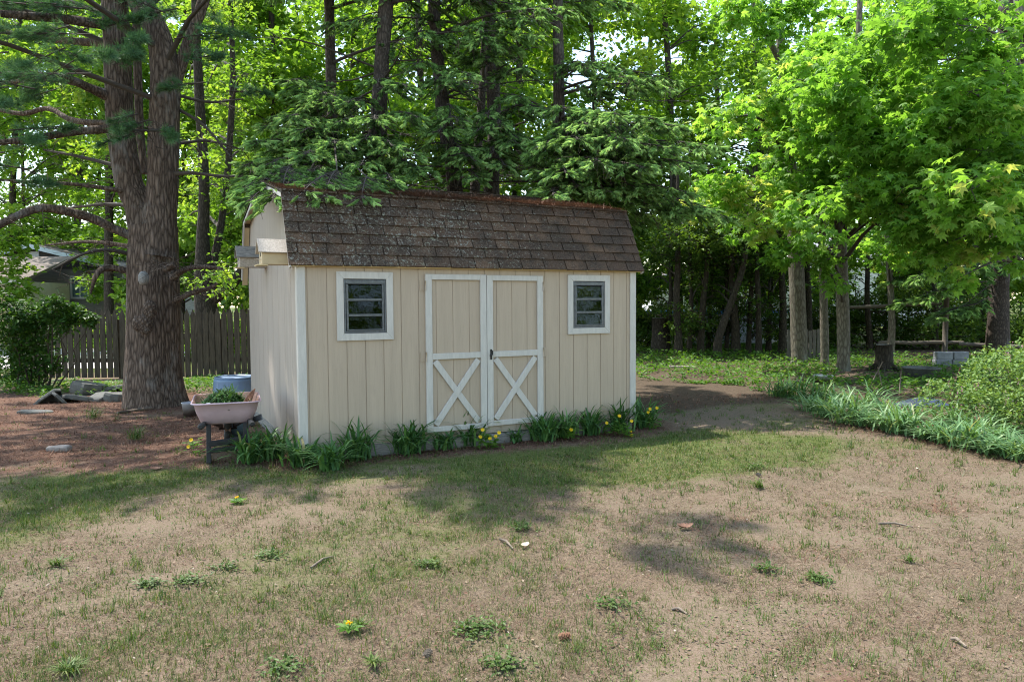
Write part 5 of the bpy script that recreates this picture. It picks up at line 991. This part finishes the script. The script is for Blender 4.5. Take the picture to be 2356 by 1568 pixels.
c2 = rclumps(30, [(1760, 420), (1850, 330), (1900, 170), (2040, 150), (2120, 330), (2200, 520), (2080, 560), (1960, 500), (1850, 540)], 13., 16.5, .5, .9)+[(P(1890, 600, 15.5), .38, .35), (P(1920, 650, 15.6), .33, .35), (P(1870, 575, 15.4), .32, .3), (P(1790, 610, 16), .3, .3), (P(1820, 570, 15.6), .45, .5), (P(1750, 520, 16), .5, .6)]
broadleaf('maple', 'smooth pale maple trunk with a low leafy twig beside the thicker maple', 'tree', b2, st2, c2, 'maplebark', 'maple', MAPLE_T, MAPLE_F, .10, .18, 42, 'maples in the right bed', 230, .55)
b3, st3 = vtrunk([(1897, 820), (1893, 640), (1888, 450), (1880, 260)], [9.5, 9, 7.5, 5], 18.6)
broadleaf('maple', 'thinnest maple stem standing between the two larger maple trunks', 'tree', b3, st3, rclumps(6, [(1800, 320), (1980, 300), (1960, 480), (1820, 480)], 17.5, 19, .5, .8), 'maplebark', 'maple', MAPLE_T, MAPLE_F, .13, .19, 43, 'maples in the right bed', 230, .55)
b4, st4 = vtrunk([(2420, 760), (2400, 500), (2370, 250), (2350, 60), (2320, -200)], [20, 18, 15, 12, 8], 16.)
c4 = rclumps(40, [(2060, 260), (2080, 20), (2360, -20), (2420, 300), (2400, 520), (2300, 560), (2180, 500), (2120, 400)], 12., 15.5, .5, .95)+[(P(2140, 600, 13.5), .35, .35), (P(2180, 560, 13.5), .4, .45), (P(2350, 580, 13), .4, .5), (P(2230, 580, 14), .4, .45), (P(2200, 640, 14), .28, .25)]
broadleaf('maple', 'leafy maple whose bright crown fills the upper right corner', 'tree', b4, st4, c4, 'maplebark', 'maple', MAPLE_T, MAPLE_F, .10, .19, 44, 'maples in the right bed', 230, .55)
b5, st5 = vtrunk([(2050, 700), (2030, 400), (2010, 150), (2010, 20), (2010, -200)], [7, 6, 5, 4, 2], 22.)
broadleaf('maple', 'slim young maple rising behind the rail fence with thin top branches', 'tree', b5, st5, rclumps(16, [(1860, 0), (2120, -10), (2150, 240), (1900, 240)], 19, 23, .5, .9, .5, .9)+rclumps(12, [(1950, 350), (2200, 380), (2250, 600), (1980, 620)], 19, 23, .6, .9), 'maplebark', 'maple', MAPLE_T, MAPLE_F, .13, .19, 45, 'maples in the right bed', 220, .5)
# thicket of thin dark stems right of the shed
tk = [(1560, 22.5, 9, 'dark crooked sapling next to the broken stump in the thicket'), (1586, 23.5, 6, 'thin straight sapling left of centre in the thicket'), (1612, 22.8, 8, 'dark upright sapling before the pool in the thicket'), (1652, 22.2, 9, 'right leaning sapling crossing the pale pool'), (1672, 24, 5, 'very thin sapling right of the leaning one'), (1692, 23, 10, 'stout dark sapling in the middle of the thicket'), (1722, 23.6, 6, 'slim sapling right of the stout one in the thicket'), (1745, 22.6, 7, 'sapling in front of the white house corner'), (1768, 23.8, 6, 'slender sapling near the thickest maple trunk'), (1800, 23.2, 9, 'dark sapling just left of the thickest maple trunk'), (1535, 24.5, 6, 'thin sapling behind the broken stump'), (1630, 25, 5, 'faint thin sapling at the back of the thicket'), (1860, 24, 8, 'dark sapling behind the slatted panel'), (2000, 25, 7, 'dark sapling behind the rail fence left of centre'), (2150, 25, 8, 'dark sapling behind the far rail of the fence')]
for k, (x, d, w_, lab) in enumerate(tk):
    ln = 60 if k == 3 else R3.uniform(-16, 16); bb, ss = vtrunk([(x, 780), (x+ln*.5+R3.uniform(-4, 4), 690), (x+ln, 600), (x+ln*1.2, 480), (x+ln*1.1, 380)], [w_, w_*.85, w_*.7, w_*.55, w_*.3], d)
    cl = rclumps(7, [(x-90, 620), (x-70, 440), (x+80, 430), (x+95, 600)], d-.8, d+1.5, .45, .85)+rclumps(8, [(x-70, 770), (x-60, 600), (x+70, 600), (x+70, 770)], d-.3, d+1.8, .35, .6, .25, .5)
    for _ in range(16):
        f = ss[0][0][1]+(ss[0][0][-1]-ss[0][0][1])*R3.uniform(0, .8); e = rdir(1, R3)[0]*[1, .6, .5]*R3.uniform(.3, .9); ss.append(([f, f+e*.5+[0, 0, .08], f+e], [.013, .009, .004]))
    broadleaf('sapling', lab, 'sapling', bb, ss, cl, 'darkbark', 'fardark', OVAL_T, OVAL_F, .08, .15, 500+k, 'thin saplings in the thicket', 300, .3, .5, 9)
# dark forked tree behind the fence
bb, ss = vtrunk([(478, 760), (475, 700), (470, 620), (466, 560), (470, 430), (460, 250), (450, 50), (440, -200)], [27, 26, 22, 14, 12, 11, 9, 5], 19.5)
ss.append(([P(485, 690, 19.5), P(520, 665, 19.3), P(555, 625, 19.2), P(580, 560, 19), P(590, 430, 19)], [.17, .15, .13, .10, .05])); ss.append(([P(480, 640, 19.5), P(500, 560, 19.8), P(520, 430, 20), P(535, 200, 20), P(530, 0, 20)], [.14, .10, .09, .08, .06]))
broadleaf('forked_tree', 'dark forked tree standing right behind the fence between pine and shed', 'tree', bb, ss, rclumps(26, [(400, 640), (420, 100), (480, -40), (580, 60), (590, 400), (570, 620), (480, 660)], 18, 23, .5, 1.0, .4, .9), 'darkbark', 'far', OVAL_T, OVAL_F, .10, .17, 61, None, 260, .3)
# background wood
bg = [(-60, 30, 'woodland tree at the far left edge behind the garage'), (60, 42, 'tall woodland tree rising behind the grey house roof'), (170, 40, 'woodland tree behind the grey house window wall'), (250, 29, 'bright woodland tree just left of the pine trunk behind the fence'), (330, 34, 'woodland tree hidden behind the pine trunk fork'), (420, 30, 'bright woodland tree just right of the pine trunk'), (520, 28, 'pale stemmed tree left of the shed gable in the backlit wood'), (560, 35, 'second pale stem deep behind the shed gable'), (640, 26, 'woodland tree behind the shed gable peak'), (710, 36, 'woodland tree far behind the left roof corner'), (800, 27, 'woodland tree between the slender and the thick spruce'), (930, 31, 'bright woodland tree right of the thick spruce trunk'), (980, 25, 'woodland tree seen left of the leaning spruce'), (1075, 34, 'woodland tree behind the thin squeezed spruce'), (1180, 27, 'bright woodland tree right of the spruce group'), (1280, 35, 'far woodland tree behind the bushy spruce'), (1380, 28, 'woodland tree above the right half of the roof'), (1470, 33, 'woodland tree above the right roof corner'), (1560, 29, 'woodland tree rising behind the thicket'), (1660, 36, 'woodland tree behind the white house'), (1750, 30, 'woodland tree left of the thickest maple crown'), (1850, 40, 'distant woodland tree seen between maple crowns'), (2060, 34, 'woodland tree behind the slim young maple'), (2180, 29, 'woodland tree left of the scaly dark trunk'), (2280, 38, 'distant woodland tree behind the scaly dark trunk'), (2380, 28, 'woodland tree at the far right edge')]
bg += [(-40, 46, 'woodland tree far behind the garage roof'), (110, 47, 'woodland tree far behind the house gable peak'), (215, 45, 'woodland tree far behind the right slope of the grey house'), (20, 40, 'woodland tree between the garage and the grey house')]
for k, (x, d, lab) in enumerate(bg):
    w_ = R3.uniform(.10, .2)*FOC/d; hi = -R3.uniform(100, 400); lean = R3.uniform(-40, 40); bark = 'palebark' if k in (6, 7, 4) else 'darkbark'
    bb, ss = vtrunk([(x, 690), (x+lean*.3, 450), (x+lean*.6, 200), (x+lean, -30), (x+lean, hi)], [w_, w_*.85, w_*.7, w_*.55, w_*.2], d)
    ytop = 120 if 1640 < x < 2150 else -40
    lo_ = 520 if x > 300 else (420 if d < 36 else 570); cl = rclumps(30, [(x-150, lo_), (x-130, ytop), (x+130, ytop), (x+150, lo_)], d-2.5, d+2.5, .8, 1.5)+rclumps(13 if not (-50 < x < 330 and d < 40) else 0, [(x-130, 680), (x-120, 520), (x+120, 520), (x+130, 680)], d-2, d+2, .6, 1.1, .6, 1.)
    broadleaf('woodland_tree', lab, 'tree', bb, ss, cl, bark, 'far', DIA_T, DIA_F, .19, .33, 700+k, 'backlit trees of the far wood', 250, .3, .6, 4)
for k, (x, y, lab) in enumerate(((17, -11, 'woodland tree behind the viewer mirrored in the left shed window'), (13, -13, 'second tree behind the viewer mirrored in the left shed window'), (24, -3, 'tree beyond the yard mirrored in the right shed window'), (22, -9, 'broad tree behind the viewer mirrored between the windows'))):
    b_ = np.array([x, y, 0.]); cl = [(b_+[R3.uniform(-3.5, 3.5), R3.uniform(-2.5, 2.5), R3.uniform(1, 9)], R3.uniform(.9, 1.6), 1.) for _ in range(34)]
    broadleaf('woodland_tree', lab, 'tree', b_, [([b_, b_+[.1, 0, 3], b_+[.2, .2, 9]], [.25, .2, .06])], cl, 'darkbark', 'far', DIA_T, DIA_F, .25, .4, 800+k, 'trees mirrored in the windows', 160, .3, .6, 2)
# shrubs along the far side
for k, (x, d, w_, lab) in enumerate(((260, 24, 1.2, 'low bright shrub behind the fence left of the pine'), (520, 22, .9, 'shrub behind the fence right of the forked tree'), (285, 33, .8, 'bush in front of the grey house beside its window'), (1490, 27, 1.3, 'dark shrub right behind the shed corner beyond the stump'), (1950, 27, 1.6, 'dark shrub behind the rail fence'), (2080, 26, 1.5, 'shrub behind the fence rails left of the scaly trunk'), (2240, 29, 1.8, 'dark shrub beyond the scaly trunk'), (2380, 25, 1.4, 'shrub at the far right behind the flowering one'), (2200, 34, 2.4, 'tall dark bush far beyond the rail fence'), (2030, 25.5, 1.9, 'dark bush behind the right stump beyond the rails'), (2140, 25, 1.8, 'dark bush right of the stump behind the fence rails'), (2255, 26, 1.9, 'dark bush just left of the scaly trunk'), (1880, 26, 1.2, 'low dark bush between the maple trunks'), (1500, 26, 1.2, 'dark bush left of the saplings behind the shed corner'), (2340, 27, 2.0, 'dark bush right of the scaly trunk'), (1960, 34, 2.4, 'tall dark bush behind the smooth pale maple'))):
    r = np.random.default_rng(900+k); g = P(x, 705+CH*FOC/d, d); base = np.array([g[0], d, 0]); cl = [(base+[r.uniform(-w_, w_), r.uniform(-.6, .6), r.uniform(.3, w_*1.2)], r.uniform(.45, .8), 1.) for _ in range(10)]
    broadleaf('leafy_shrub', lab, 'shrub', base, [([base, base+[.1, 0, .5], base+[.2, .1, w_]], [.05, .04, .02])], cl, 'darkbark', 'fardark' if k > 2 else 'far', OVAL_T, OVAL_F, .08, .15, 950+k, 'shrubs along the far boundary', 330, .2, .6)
